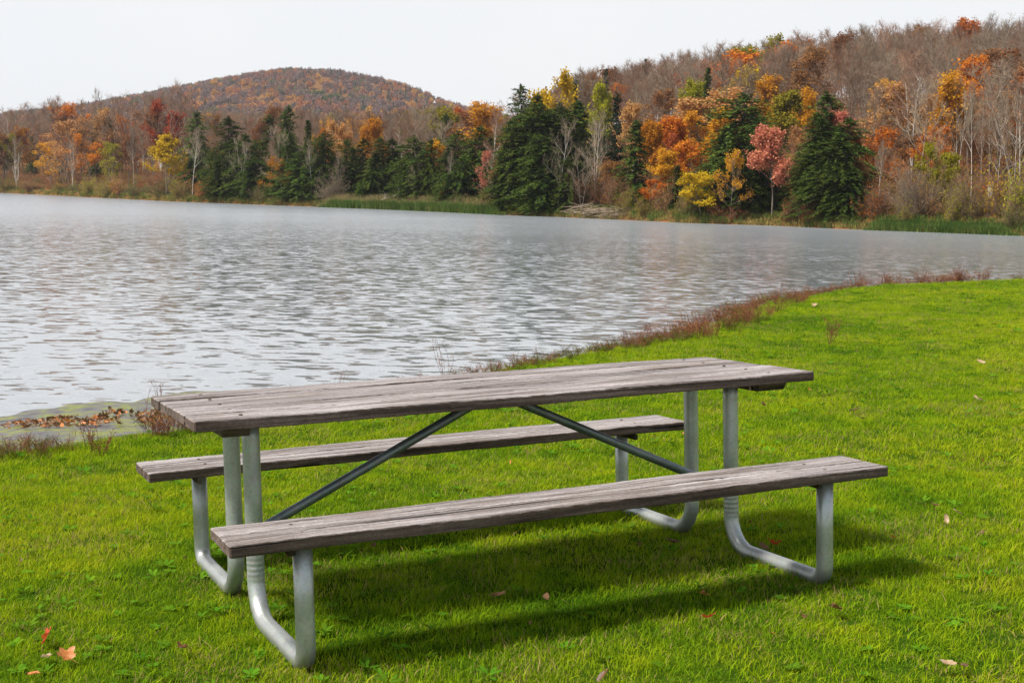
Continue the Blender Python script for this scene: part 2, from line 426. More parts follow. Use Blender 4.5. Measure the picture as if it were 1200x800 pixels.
def build_lawn():
    na = 900; ang = np.concatenate([np.linspace(-math.pi, -.62, 90, endpoint=False), np.linspace(-.62, .62, na, endpoint=False), np.linspace(.62, math.pi, 90)])
    rr = np.concatenate([[.3, 1, 1.8], np.geomspace(2.4, 40, 300), np.geomspace(42, 130, 14)])
    A, Rr = np.meshgrid(ang, rr); X = Rr * np.sin(A); Y = Rr * np.cos(A)
    sd = sdist(X, Y); Z = lawn_z(X, Y, sd)
    V = np.stack([X.ravel(), Y.ravel(), Z.ravel()], 1); nA = len(ang); nR = len(rr)
    i = np.arange(nR - 1)[:, None] * nA + np.arange(nA - 1)[None]; i = i.ravel()
    Fc = np.stack([i, i + nA, i + nA + 1, i + 1], 1)
    keep = (Z.ravel()[Fc].max(1) > -.32)
    me = mesh_np('lawn', V, Fc[keep], smooth=True)
    at = me.attributes.new('shore', 'FLOAT', 'POINT'); at.data.foreach_set('value', sd.ravel().astype(np.float32))
    m, nt, out = newmat('lawn_soil')
    g = nt.nodes.new('ShaderNodeNewGeometry'); pos = g.outputs['Position']
    n1 = noise(nt, pos, 1.3, 5, .6); n2 = noise(nt, pos, 30, 4, .7); n3 = noise(nt, pos, 5, 4, .6); n4 = noise(nt, pos, 140, 3, .7)
    gr = ramp(nt, [(.3, (.010, .026, .003)), (.5, (.026, .055, .004)), (.7, (.060, .075, .010))]); nt.links.new(n2, gr.inputs[0])
    gr2 = ramp(nt, [(.35, (.8, 1, .8)), (.65, (1.3, 1.15, 1))]); nt.links.new(n1, gr2.inputs[0])
    grass = mixc(nt, gr.outputs[0], gr2.outputs[0], 1, 'MULTIPLY')
    mud = ramp(nt, [(.30, (.025, .018, .014)), (.40, (.085, .08, .08)), (.50, (.12, .115, .105)), (.53, (.12, .13, .03)), (.61, (.20, .22, .025)), (.66, (.13, .15, .03)), (.72, (.04, .025, .018))]); nt.links.new(n3, mud.inputs[0])
    mud2 = ramp(nt, [(.4, (.55, .5, .45)), (.6, (1.1, 1.1, 1.1))]); nt.links.new(n4, mud2.inputs[0])
    mc = mixc(nt, mud.outputs[0], mud2.outputs[0], .8, 'MULTIPLY')
    a = nt.nodes.new('ShaderNodeAttribute'); a.attribute_name = 'shore'
    ad = N(nt, 'ShaderNodeMath', operation='MULTIPLY_ADD'); nt.links.new(n3, ad.inputs[0]); ad.inputs[1].default_value = .5; nt.links.new(a.outputs['Fac'], ad.inputs[2])
    fac = mapr(nt, ad.outputs[0], .05, .25, 0, 1)
    c = mixc(nt, mc, grass, fac)
    p = N(nt, 'ShaderNodeBsdfPrincipled'); nt.links.new(c, p.inputs['Base Color'])
    nt.links.new(mapr(nt, fac, 0, 1, .4, 1), p.inputs['Roughness']); nt.links.new(mapr(nt, fac, 0, 1, .4, 0), p.inputs['Specular IOR Level'])
    bp = N(nt, 'ShaderNodeBump'); bp.inputs['Strength'].default_value = .6; bp.inputs['Distance'].default_value = .02
    nt.links.new(n2, bp.inputs['Height']); nt.links.new(bp.outputs[0], p.inputs['Normal']); nt.links.new(p.outputs[0], out.inputs[0])
    me.materials.append(m)
    tag(obj('lawn', me), kind='structure')
build_lawn()

# ------------------------------------------------------------------ instancing "stuff"
def gn_scatter(name, pts, rots, scales, idx, protos, label, cat):
    """one object: instances of small meshes on given points"""
    me = bpy.data.meshes.new(name); me.vertices.add(len(pts)); me.vertices.foreach_set('co', np.asarray(pts, np.float32).ravel())
    a = me.attributes.new('rot', 'FLOAT_VECTOR', 'POINT'); a.data.foreach_set('vector', np.asarray(rots, np.float32).ravel())
    a = me.attributes.new('scl', 'FLOAT_VECTOR', 'POINT'); a.data.foreach_set('vector', np.asarray(scales, np.float32).ravel())
    a = me.attributes.new('idx', 'INT', 'POINT'); a.data.foreach_set('value', np.asarray(idx, np.int32))
    me.update()
    o = obj(name, me); tag(o, label, cat, kind='stuff')
    ng = bpy.data.node_groups.new(name + '_nodes', 'GeometryNodeTree')
    ng.interface.new_socket('Geometry', in_out='INPUT', socket_type='NodeSocketGeometry')
    ng.interface.new_socket('Geometry', in_out='OUTPUT', socket_type='NodeSocketGeometry')
    gi = ng.nodes.new('NodeGroupInput'); go = ng.nodes.new('NodeGroupOutput')
    ci = ng.nodes.new('GeometryNodeCollectionInfo'); ci.inputs['Separate Children'].default_value = True; ci.inputs['Reset Children'].default_value = True
    c = bpy.data.collections.new(name + '_shapes')
    for i, pm in enumerate(protos):
        po = bpy.data.objects.new('%s_shape_%02d' % (name, i), pm); c.objects.link(po)
    ci.inputs['Collection'].default_value = c
    ip = ng.nodes.new('GeometryNodeInstanceOnPoints'); ip.inputs['Pick Instance'].default_value = True
    def at(nm, typ):
        n = ng.nodes.new('GeometryNodeInputNamedAttribute'); n.data_type = typ; n.inputs['Name'].default_value = nm; return n.outputs['Attribute']
    e2r = ng.nodes.new('FunctionNodeEulerToRotation')
    L = ng.links.new
    L(gi.outputs[0], ip.inputs['Points']); L(ci.outputs[0], ip.inputs['Instance']); L(at('idx', 'INT'), ip.inputs['Instance Index'])
    L(at('rot', 'FLOAT_VECTOR'), e2r.inputs[0]); L(e2r.outputs[0], ip.inputs['Rotation']); L(at('scl', 'FLOAT_VECTOR'), ip.inputs['Scale'])
    L(ip.outputs[0], go.inputs[0])
    md = o.modifiers.new('scatter', 'NODES'); md.node_group = ng
    return o

def blade_clump(n, rad_, h0, h1, w, lean, seed, seg=3):
    r = np.random.default_rng(seed); V = []; Q = []; T = []
    for b in range(n):
        a = r.uniform(0, 6.283); d = rad_ * math.sqrt(r.random()); bx, by = d * math.cos(a), d * math.sin(a)
        h = r.uniform(h0, h1); an = r.uniform(0, 6.283); ln = abs(r.normal(0, lean)) + .05
        wx, wy = -math.sin(an + r.uniform(-1, 1)), math.cos(an + r.uniform(-1, 1)); ww = w * r.uniform(.6, 1.3)
        base = len(V)
        for s in range(seg):
            t = s / seg; out = h * ln * t * t; z = h * t * (1 - .25 * ln * t) - .01
            k = ww * (1 - t * .65) / 2
            cx, cy = bx + math.cos(an) * out, by + math.sin(an) * out
            V += [(cx - wx * k, cy - wy * k, z), (cx + wx * k, cy + wy * k, z)]
        V.append((bx + math.cos(an) * h * ln, by + math.sin(an) * h * ln, h * (1 - .25 * ln) - .01))
        for s in range(seg - 1): Q.append((base + 2 * s, base + 2 * s + 1, base + 2 * s + 3, base + 2 * s + 2))
        e = base + 2 * (seg - 1); T.append((e, e + 1, e + 2))
    return mesh_np('grass_blades', V, [np.array(Q), np.array(T)])

def grass_material():
    m, nt, out = newmat('grass_blades')
    g = nt.nodes.new('ShaderNodeNewGeometry'); oi = nt.nodes.new('ShaderNodeObjectInfo')
    ns = noise(nt, g.outputs['Position'], .45, 5, .62); n2 = noise(nt, g.outputs['Position'], 4.0, 4, .65)
    r = ramp(nt, [(.28, (.038, .110, .003)), (.40, (.115, .230, .004)), (.52, (.245, .355, .005)), (.68, (.390, .420, .010))])
    s = N(nt, 'ShaderNodeMath', operation='MULTIPLY_ADD'); nt.links.new(n2, s.inputs[0]); s.inputs[1].default_value = .55; 
    s2 = N(nt, 'ShaderNodeMath', operation='MULTIPLY_ADD'); nt.links.new(g.outputs['Random Per Island'], s2.inputs[0]); s2.inputs[1].default_value = .26
    nt.links.new(ns, s2.inputs[2]); 
    q = N(nt, 'ShaderNodeMath', operation='MULTIPLY_ADD'); nt.links.new(s2.outputs[0], q.inputs[0]); q.inputs[1].default_value = .62; q.inputs[2].default_value = -.15
    nt.links.new(q.outputs[0], s.inputs[2]); nt.links.new(s.outputs[0], r.inputs[0])
    # sparse straw-coloured dead blades, more of them in worn patches
    dn = noise(nt, g.outputs['Position'], 1.7, 4, .65)
    th = mapr(nt, dn, .45, .72, .985, .70)
    gt = N(nt, 'ShaderNodeMath', operation='GREATER_THAN'); 
    h = N(nt, 'ShaderNodeMath', operation='FRACT'); hm = N(nt, 'ShaderNodeMath', operation='MULTIPLY'); nt.links.new(g.outputs['Random Per Island'], hm.inputs[0]); hm.inputs[1].default_value = 17.31
    ha = N(nt, 'ShaderNodeMath', operation='ADD'); nt.links.new(hm.outputs[0], ha.inputs[0]); nt.links.new(oi.outputs['Random'], ha.inputs[1]); nt.links.new(ha.outputs[0], h.inputs[0])
    nt.links.new(h.outputs[0], gt.inputs[0]); nt.links.new(th, gt.inputs[1])
    c = mixc(nt, r.outputs[0], (.36, .26, .10), gt.outputs[0])
    df = nt.nodes.new('ShaderNodeBsdfPrincipled'); tr = nt.nodes.new('ShaderNodeBsdfTranslucent'); df.inputs['Roughness'].default_value = .7; df.inputs['Specular IOR Level'].default_value = .06
    nt.links.new(c, df.inputs['Base Color']); nt.links.new(c, tr.inputs[0])
    mx = nt.nodes.new('ShaderNodeMixShader'); mx.inputs[0].default_value = .4
    nt.links.new(df.outputs[0], mx.inputs[1]); nt.links.new(tr.outputs[0], mx.inputs[2]); nt.links.new(mx.outputs[0], out.inputs[0])
    return m
MAT['grass'] = grass_material()
MAT['weedleaf'] = leaf_mat('clover_leaves', [(.04, .11, .006), (.07, .17, .01), (.12, .22, .012)], .3)

def rosette(n, r0, r1, w, seed, up=.4):
    r = np.random.default_rng(seed); V = []; Q = []
    for b in range(n):
        a = 6.283 * b / n + r.uniform(-.4, .4); l = r.uniform(r0, r1); e = r.uniform(up * .4, up * 1.4); ww = w * r.uniform(.7, 1.2)
        base = len(V); ca, sa = math.cos(a), math.sin(a)
        for t, k in ((.15, .15), (.45, .9), (.75, 1), (1, .12)):
            x = l * t * math.cos(e * (1 - t * .7)); z = l * t * math.sin(e) * (1.2 - .5 * t) + .008
            V += [(ca * x - sa * ww * k / 2, sa * x + ca * ww * k / 2, z + .003), (ca * x + sa * ww * k / 2, sa * x - ca * ww * k / 2, z + .003)]
        for s in range(3): Q.append((base + 2 * s, base + 2 * s + 1, base + 2 * s + 3, base + 2 * s + 2))
    return mesh_np('weed_leaves', V, np.array(Q))

def build_grass():
    protos = [blade_clump(56, .085, .018, .038, .0027, .65, s) for s in range(6)]
    protos += [blade_clump(16, .05, .032, .062, .0030, .8, s + 20) for s in range(2)]     # taller tufts
    for p in protos: p.materials.append(MAT['grass'])
    ros = [rosette(7, .02, .035, .014, 3), rosette(5, .025, .045, .015, 4, .7), rosette(9, .014, .026, .013, 5)]
    for p in ros: p.materials.append(MAT['weedleaf'])
    protos += ros
    X = []; Y = []; Sc = []
    for r0, r1, dens, sc, half in ((1.3, 7.5, 520, 1.0, .95), (7.5, 13, 260, 1.2, .90), (13, 22, 130, 1.45, .85), (22, 48, 60, 1.75, .80)):
        area = half * (r1 * r1 - r0 * r0); n = int(area * dens)
        a = rng.uniform(-half, half, n); r = np.sqrt(rng.uniform(r0 * r0, r1 * r1, n))
        X.append(r * np.sin(a)); Y.append(r * np.cos(a)); Sc.append(np.full(n, sc) * rng.uniform(.8, 1.2, n))
    X = np.concatenate(X); Y = np.concatenate(Y); Sc = np.concatenate(Sc)
    sd = sdist(X, Y); edge = .05 * hnoise(X, Y, 9, 8)
    k = sd + edge > -.05; X, Y, Sc, sd = X[k], Y[k], Sc[k], sd[k]
    Z = lawn_z(X, Y, sd); n = len(X)
    idx = rng.integers(0, 6, n); q = rng.random(n); tall = hnoise(X, Y, 1.2, 9)
    idx = np.where((q < .03 + .09 * np.clip(tall, 0, 1)), rng.integers(6, 8, n), idx)
    q2 = rng.random(n); weed = hnoise(X, Y, 1.6, 10) > -.1
    idx = np.where((q2 < np.where(weed, .06, .015)), rng.integers(8, 11, n), idx)
    hv = 1 + .28 * hnoise(X, Y, 2.4, 12)
    sc = np.stack([Sc, Sc, Sc * hv * np.where(Sc > 1.3, .8, 1)], 1)
    rot = np.stack([rng.normal(0, .12, n), rng.normal(0, .12, n), rng.uniform(0, 6.28, n)], 1)
    gn_scatter('lawn_grass', np.stack([X, Y, Z], 1), rot, sc, idx, protos, 'bright green mown grass with small weeds covering the lawn', 'grass')
build_grass()

# ------------------------------------------------------------------ far terrain
sh_u = np.array([-900, -300, -100, 0, 100, 200, 350, 450, 560, 600, 700, 800, 900, 985, 1100, 1200, 1300, 1500, 1900.])
sh_v = np.array([213, 218, 224, 226, 231, 236, 241.5, 245, 250, 252, 256, 261, 264, 268, 272, 276, 281, 292, 310.])
sh_D = CAMZ * FPX / (sh_v - hor(sh_u))
zr_u = np.array([-900, -300, 0, 100, 150, 200, 300, 450, 520, 560, 600, 620, 680, 750, 850, 1000, 1200, 1500, 1900.])
zr_z = np.array([6, 7, 6.8, 8, 10, 13, 16.7, 13.4, 9, 5, 6, 8, 15.0, 17.2, 19.6, 22.5, 23.6, 24.5, 25.])
zr_D = np.array([420, 400, 380, 400, 450, 480, 500, 450, 350, 300, 280, 280, 285, 290, 280, 270, 260, 250, 250.])
fh_u = np.array([-900, -300, 0, 60, 120, 180, 240, 300, 330, 380, 440, 480, 520, 560, 600, 700, 900, 1900.])
fh_v = np.array([140, 134, 131, 126, 118, 108, 98, 89, 85, 86, 94, 105, 119, 128, 136, 150, 180, 190.])
FD = 1350.0
fh_z = (hor(fh_u) - fh_v) * FD / FPX + 2 - 15

def D0(u): return np.interp(u, sh_u, sh_D)
def hill(x, y):
    u = 600 + FPX * x / np.maximum(y, 1.0)
    d0 = D0(u); t = y - d0; dr = np.interp(u, zr_u, zr_D)
    h = np.where(t < 0, t * .15, np.minimum(t * .25, .7)) - .02
    f = np.clip(t / (dr - d0), 0, 1); h = h + np.interp(u, zr_u, zr_z) * (f * .55 + .45 * f * f * (3 - 2 * f))
    g = np.clip((y - 560) / (FD - 560), 0, 1); far = np.interp(u, fh_u, fh_z) * g * g * (3 - 2 * g)
    h = h * (1 - g * .8) + far
    b = np.clip(t / 40, 0, 1)
    return h + b * (.8 * hnoise(x, y, .06, 21)) + np.clip((y - 500) / 300, 0, 1) * 3.5 * hnoise(x, y, .015, 22)

def build_far():
    us = np.linspace(-900, 1900, 420); rr = np.concatenate([np.linspace(0, 40, 28), np.geomspace(45, 500, 60), np.geomspace(530, 2200, 60)])
    Ug, T = np.meshgrid(us, rr); Y = D0(Ug) - 3 + T; X = (Ug - 600) / FPX * Y
    Z = hill(X, Y); n = len(us); m_ = len(rr)
    i = (np.arange(m_ - 1)[:, None] * n + np.arange(n - 1)[None]).ravel()
    me = mesh_np('hillside', np.stack([X.ravel(), Y.ravel(), Z.ravel()], 1), np.stack([i, i + 1, i + n + 1, i + n], 1), smooth=True)
    m, nt, out = newmat('leaf_litter_ground')
    g = nt.nodes.new('ShaderNodeNewGeometry')
    n1 = noise(nt, g.outputs['Position'], .12, 5, .65); n2 = noise(nt, g.outputs['Position'], 2.2, 5, .7)
    r = ramp(nt, [(.3, (.08, .045, .02)), (.5, (.17, .075, .03)), (.7, (.13, .11, .03))]); nt.links.new(n1, r.inputs[0])
    r2 = ramp(nt, [(.35, (.45, .45, .45)), (.65, (1.5, 1.4, 1.2))]); nt.links.new(n2, r2.inputs[0])
    c = mixc(nt, r.outputs[0], r2.outputs[0], 1, 'MULTIPLY')
    d = N(nt, 'ShaderNodeBsdfDiffuse'); nt.links.new(c, d.inputs[0]); nt.links.new(d.outputs[0], out.inputs[0])
    me.materials.append(m); tag(obj('hillside', me), kind='structure')
build_far()

# ------------------------------------------------------------------ water
def build_water():
    m, nt, out = newmat('lake_water')
    g = nt.nodes.new('ShaderNodeNewGeometry'); pos = g.outputs['Position']
    def st(v):
        q = N(nt, 'ShaderNodeVectorMath', operation='MULTIPLY'); nt.links.new(pos, q.inputs[0]); q.inputs[1].default_value = v; return q.outputs[0]
    def vn(scale, det, v):
        n = nt.nodes.new('ShaderNodeTexNoise'); n.inputs['Scale'].default_value = scale; n.inputs['Detail'].default_value = det; n.inputs['Roughness'].default_value = .5; n.inputs['Distortion'].default_value = .3
        nt.links.new(st(v), n.inputs['Vector'])
        q = N(nt, 'ShaderNodeVectorMath', operation='SUBTRACT'); nt.links.new(n.outputs['Color'], q.inputs[0]); q.inputs[1].default_value = (.5, .5, .5); return q.outputs[0]
    def scl(v, k):
        q = N(nt, 'ShaderNodeVectorMath', operation='SCALE'); nt.links.new(v, q.inputs[0])
        if isinstance(k, float): q.inputs['Scale'].default_value = k
        else: nt.links.new(k, q.inputs['Scale'])
        return q.outputs[0]
    def add(a_, b_):
        q = N(nt, 'ShaderNodeVectorMath', operation='ADD'); nt.links.new(a_, q.inputs[0]); nt.links.new(b_, q.inputs[1]); return q.outputs[0]
    # wind ripples as a field of surface slopes: long low ripples plus finer chop
    xyz = N(nt, 'ShaderNodeSeparateXYZ'); nt.links.new(pos, xyz.inputs[0])
    open_ = mapr(nt, xyz.outputs[1], 24, 105, 0, 1)          # 0 in the lee of the near bank, 1 on the wind-ruffled open lake
    slope = add(scl(vn(4.3, 1.1, (.7, 1.45, 1)), mapr(nt, open_, 0, 1, .80, .30)), scl(vn(13.0, 2.0, (.8, 1.4, 1)), mapr(nt, open_, 0, 1, .22, .65)))
    gust = noise(nt, st((1, 1, 1)), .09, 3, .6)
    wind = N(nt, 'ShaderNodeMath', operation='MULTIPLY'); nt.links.new(mapr(nt, open_, 0, 1, .50, .90), wind.inputs[0]); nt.links.new(mapr(nt, gust, .35, .65, .55, 1.15), wind.inputs[1])
    slope = scl(slope, wind.outputs[0])
    fl = N(nt, 'ShaderNodeVectorMath', operation='MULTIPLY'); nt.links.new(slope, fl.inputs[0]); fl.inputs[1].default_value = (.7, 1, 0)
    up = N(nt, 'ShaderNodeVectorMath', operation='ADD'); nt.links.new(fl.outputs[0], up.inputs[0]); up.inputs[1].default_value = (0, 0, 1)
    nm = N(nt, 'ShaderNodeVectorMath', operation='NORMALIZE'); nt.links.new(up.outputs[0], nm.inputs[0])
    p = N(nt, 'ShaderNodeBsdfPrincipled'); p.inputs['Base Color'].default_value = (.215, .23, .245, 1); nt.links.new(mapr(nt, open_, 0, 1, .03, .24), p.inputs['Roughness'])
    p.inputs['IOR'].default_value = 1.45; nt.links.new(nm.outputs[0], p.inputs['Normal']); nt.links.new(p.outputs[0], out.inputs[0])
    s_ = 900
    V = [(-s_, -300, 0), (s_, -300, 0), (s_, 900, 0), (-s_, 900, 0)]
    me = mesh_np('lake_water', V, np.array([[0, 1, 2, 3]])); me.materials.append(m)
    tag(obj('lake_water', me), kind='structure')
build_water()

# ------------------------------------------------------------------ tree meshes (unit: metres, height normalised to 10)
def segs_mesh(name, segs, k=3):
    P0 = np.array([s[0] for s in segs]); P1 = np.array([s[1] for s in segs]); r0 = np.array([s[2] for s in segs]); r1 = np.array([s[3] for s in segs])
    d = P1 - P0; d /= np.linalg.norm(d, axis=1)[:, None] + 1e-9
    ref = np.where(np.abs(d[:, 2:3]) > .9, np.array([[1., 0, 0]]), np.array([[0, 0, 1.]])); a = np.cross(d, ref); a /= np.linalg.norm(a, axis=1)[:, None]; b = np.cross(d, a)
    n = len(segs); V = np.zeros((n, 2 * k, 3))
    for j in range(k):
        an = 2 * math.pi * j / k; o = a * math.cos(an) + b * math.sin(an)
        V[:, j] = P0 + o * r0[:, None]; V[:, k + j] = P1 + o * r1[:, None]
    base = np.arange(n)[:, None] * 2 * k; Fc = []
    for j in range(k):
        Fc.append(np.concatenate([base + j, base + (j + 1) % k, base + k + (j + 1) % k, base + k + j], 1))
    return mesh_np(name, V.reshape(-1, 3), np.concatenate(Fc), smooth=k > 4)

def cards_mesh(name, C, D, Wd, ln, w, tri=False, roll=None):
    """cards: centre C, long direction D, size ln x w"""
    n = len(C); D = D / (np.linalg.norm(D, axis=1)[:, None] + 1e-9)
    S_ = np.cross(D, Wd); S_ /= np.linalg.norm(S_, axis=1)[:, None] + 1e-9
    ln = np.asarray(ln)[:, None]; w = np.asarray(w)[:, None]
    V = np.stack([C - D * ln * .5 - S_ * w * .15, C - S_ * w * .5 + D * ln * .05, C + D * ln * .5, C + S_ * w * .5 + D * ln * .05], 1)
    i = np.arange(n)[:, None] * 4
    return mesh_np(name, V.reshape(-1, 3), np.concatenate([i, i + 1, i + 2, i + 3], 1))

def skeleton(seed, H=10., low=.3, spread=.30, up=.9, nl=13, lean=0., fork=False, trunk_r=.095):
    """returns trunk+limb segments, twig segments, twig tips"""
    r = np.random.default_rng(seed); big = []; tw = []; tips = []
    tops = []
    def path(p, d, L, r0, r1, n, wob, upw, store):
        pts = [p]; q = p.copy(); d = d / np.linalg.norm(d)
        for i in range(n):
            d = d + r.normal(0, wob, 3) + np.array([0, 0, upw]); d /= np.linalg.norm(d)
            q2 = q + d * L / n; store.append((q, q2, r0 + (r1 - r0) * i / n, r0 + (r1 - r0) * (i + 1) / n)); q = q2; pts.append(q)
        return pts, d
    stems = [(np.zeros(3) - np.array([0, 0, .6]), np.array([lean, 0, 1.]), H * .97, trunk_r)]
    if fork:
        stems = [(np.zeros(3) - np.array([0, 0, .6]), np.array([.14, .05, 1.]), H * .97, trunk_r * .8), (np.zeros(3) - np.array([0, 0, .6]), np.array([-.16, -.04, 1.]), H * .9, trunk_r * .8)]
    for (p, d, L, tr) in stems:
        pts, _ = path(p, d, L, tr, .015, 14, .035, .02, big)
        pts = np.array(pts); m = nl if not fork else nl * 2 // 3
        for i in range(m):
            t = low + (1 - low) * (i + r.random()) / m * .97; f = t * 14; k = int(f); q = pts[k] + (pts[min(k + 1, 14)] - pts[k]) * (f - k)
            a = i * 2.4 + r.uniform(-.5, .5); rel = (t - low) / (1 - low)
            ll = H * spread * (1.15 - .75 * rel) * r.uniform(.75, 1.2)
            d2 = np.array([math.cos(a), math.sin(a), up * (.6 + rel)])
            lp, dd = path(q, d2, ll, tr * .36 * (1.1 - .7 * rel), .012, 5, .12, .06, big); lp = np.array(lp)
            for j in range(6):
                s = .25 + .75 * (j + r.random()) / 6; f2 = s * 5; k2 = min(int(f2), 4); q2 = lp[k2] + (lp[k2 + 1] - lp[k2]) * (f2 - k2)
                d3 = dd + r.normal(0, .65, 3) + np.array([0, 0, .35])
                sp, d4 = path(q2, d3, ll * r.uniform(.28, .5), .018, .008, 3, .15, .08, tw); sp = np.array(sp)
                for l in range(7):
                    q3 = sp[1 + l % 3]; d5 = d4 + r.normal(0, .6, 3) + np.array([0, 0, .3])
                    tp, d6 = path(q3, d5, H * .055 * r.uniform(.6, 1.4), .011, .005, 2, .2, .06, tw)
                    tips.append(tp[-1]); tips.append(tp[1])
                    for _ in range(1):
                        tp2, _d = path(tp[1], d6 + r.normal(0, .7, 3), H * .04, .008, .004, 1, .1, .05, tw); tips.append(tp2[-1])
    return big, tw, np.array(tips)

def leafset(tips, seed, per=4, size=.2, jit=.14, keep=None):
    r = np.random.default_rng(seed); T = tips
    if keep is not None: T = T[keep(T)]
    C = np.repeat(T, per, 0) + r.normal(0, jit, (len(T) * per, 3)); n = len(C)
    D = r.normal(0, 1, (n, 3)) + np.array([0, 0, -.5]); Wd = r.normal(0, 1, (n, 3)) + np.array([0, 0, 1.2])
    return cards_mesh('leaves', C, D, Wd, r.uniform(.7, 1.35, n) * size, r.uniform(.6, 1.1, n) * size)

BARE = []; LEAFY = []; SPARSE = []
for s, kw in enumerate([dict(), dict(low=.4, spread=.25), dict(low=.25, spread=.34, up=.7), dict(fork=True), dict(low=.5, spread=.22, up=1.2), dict(low=.35, fork=True, spread=.3)]):
    b, t, tips = skeleton(100 + s, **kw)
    tm = segs_mesh('trunk', b, 5); cm = segs_mesh('twigs', t, 3)
    BARE.append((tm, cm))
    if s < 4:
        cent = tips.mean(0)
        r = np.random.default_rng(s); cl = tips[r.integers(0, len(tips), 26)]
        # foliage gathers in clumps round some boughs, with gaps between
        d = np.min(np.linalg.norm(tips[:, None] - cl[None], axis=2), axis=1)
        T = tips[(d < .95) | (r.random(len(tips)) < .25)]
        LEAFY.append((tm, leafset(T, s, 4, .24, .17)))
        T2 = tips[(d < .7) | (r.random(len(tips)) < .12)]
        SPARSE.append((tm, leafset(T2, s + 50, 3, .22, .2), cm))

def conifer(seed, H=10., R=2.3, droop=.25, bottom=.06, dens=1.0, power=.68, ragged=.25, curve=0.):
    r = np.random.default_rng(seed); segs = []; C = []; D = []; Wd = []; ln = []; w = []
    lev = int(64 * dens)
    n = 12
    for i in range(n): segs.append((np.array([curve * (i / n) ** 2, 0, H * i / n - (.5 if i == 0 else 0)]), np.array([curve * ((i + 1) / n) ** 2, 0, H * (i + 1) / n]), .16 * (1 - i / n) + .01, .16 * (1 - (i + 1) / n) + .01))
    sector = r.uniform(.75, 1.2, 9)
    for i in range(lev):
        t = bottom + (1 - bottom) * ((i + r.random() * .7) / lev); z = H * t
        rr = R * (1 - t) ** power * (1 if t > .12 else .8 + t) + .08
        lvl = 1 + ragged * math.sin(t * 23 + seed) * .5 + r.normal(0, ragged * .35)
        nb = 7 if t < .8 else 5
        for j in range(nb):
            a = r.uniform(0, 6.283); L = rr * lvl * sector[int(a / 6.284 * 9)] * r.uniform(.5, 1.2)
            if L < .05: continue
            ca, sa = math.cos(a), math.sin(a); upw = .35 * (t > .75) + .06
            p0 = np.array([curve * t * t, 0, z + r.normal(0, .16)]); m = max(3, int(L / .16))
            for k in range(m):
                s = (k + .7) / m; 
                if s < .22 and L > .8: continue
                p = p0 + np.array([ca * L * s, sa * L * s, L * (upw * s * 1.6 - droop * s * s * 1.7)])
                dz = upw - droop * s * 2
                for sd in (-1, 0, 1):
                    an = a + sd * r.uniform(.5, 1.1)
                    d = np.array([math.cos(an), math.sin(an), dz + r.normal(-.15, .35)])
                    C.append(p + d * .12 + r.normal(0, .04, 3)); D.append(d); Wd.append(np.array([r.normal(0, .35), r.normal(0, .35), 1])); q = r.uniform(.22, .42) * (1.1 - .35 * s); ln.append(q); w.append(q * r.uniform(.35, .6))
        if i % 2 == 0:
            a = r.uniform(0, 6.28); segs.append((np.array([curve * t * t, 0, z]), np.array([math.cos(a) * rr * .8 + curve * t * t, math.sin(a) * rr * .8, z + rr * .05]), .03, .01))
    # leader tuft
    for k in range(30):
        C.append(np.array([curve, 0, H]) + np.array([r.normal(0, .04), r.normal(0, .04), r.uniform(-.5, .25)])); D.append(np.array([r.normal(0, .3), r.normal(0, .3), 1])); Wd.append(r.normal(0, 1, 3)); ln.append(.3); w.append(.08)
    return segs_mesh('trunk', segs, 5), cards_mesh('needles', np.array(C), np.array(D), np.array(Wd), ln, w)
CON = [conifer(1, power=.58, ragged=.35), conifer(2, R=2.6, droop=.32, ragged=.4, power=.52), conifer(3, R=1.9, power=.65), conifer(4, R=2.9, power=.5, ragged=.45, curve=.5), conifer(5, R=2.0, power=.55, ragged=.5, bottom=.1, droop=.1), conifer(6, R=1.5, power=.9, ragged=.2), conifer(7, R=2.8, power=.38, ragged=.35, droop=.3)]

def bush(seed, n=1300, sz=.11):
    """rounded shrub about 2 m high: stems and leaves"""
    r = np.random.default_rng(seed); segs = []; C = []
    for i in range(26):
        a = r.uniform(0, 6.28); e = r.uniform(.5, 1.5); L = r.uniform(1.0, 2.1); p = np.array([0, 0, -.2]); d = np.array([math.cos(a) * math.cos(e), math.sin(a) * math.cos(e), math.sin(e)])
        for k in range(5):
            q = p + d * L / 5; segs.append((p, q, .02 - .003 * k, .017 - .003 * k)); d = d + r.normal(0, .15, 3) + np.array([0, 0, .03]); p = q
            if k > 0:
                for _ in range(4):
                    dd = d + r.normal(0, .6, 3); q2 = q + dd * .3; segs.append((q, q2, .008, .004))
                    for __ in range(3):
                        q3 = q2 + r.normal(0, .13, 3); segs.append((q2, q3, .006, .003)); C.append(q3)
    C = np.array(C); k = r.integers(0, len(C), n); P = C[k] + r.normal(0, .1, (n, 3))
    D = r.normal(0, 1, (n, 3)); Wd = r.normal(0, 1, (n, 3)) + np.array([0, 0, 1.])
    return segs_mesh('stems', segs, 3), cards_mesh('leaves', P, D, Wd, r.uniform(.7, 1.4, n) * sz, r.uniform(.5, 1, n) * sz)
BUSH = [bush(1), bush(2), bush(3, 800)]
for lst in (BARE, LEAFY, SPARSE, CON, BUSH):
    for tup in lst:
        for me in tup:
            if not me.materials: me.materials.append(MAT['bark'])

def place(u, back, top=None, h=None):
    """world base point of something standing `back` metres behind the shoreline in the direction u; height from its top or given"""
    y = float(D0(u) + back); x = (u - 600) / FPX * y
    for _ in range(3):
        d = ray(u, top if top is not None else 230); k = y / d[1]; x = d[0] * k
    z = float(hill(np.array(x), np.array(y)))
    if h is None:
        d = ray(u, top); h = CAMZ + d[2] * y / d[1] - z
    return x, y, z, max(h, .8)

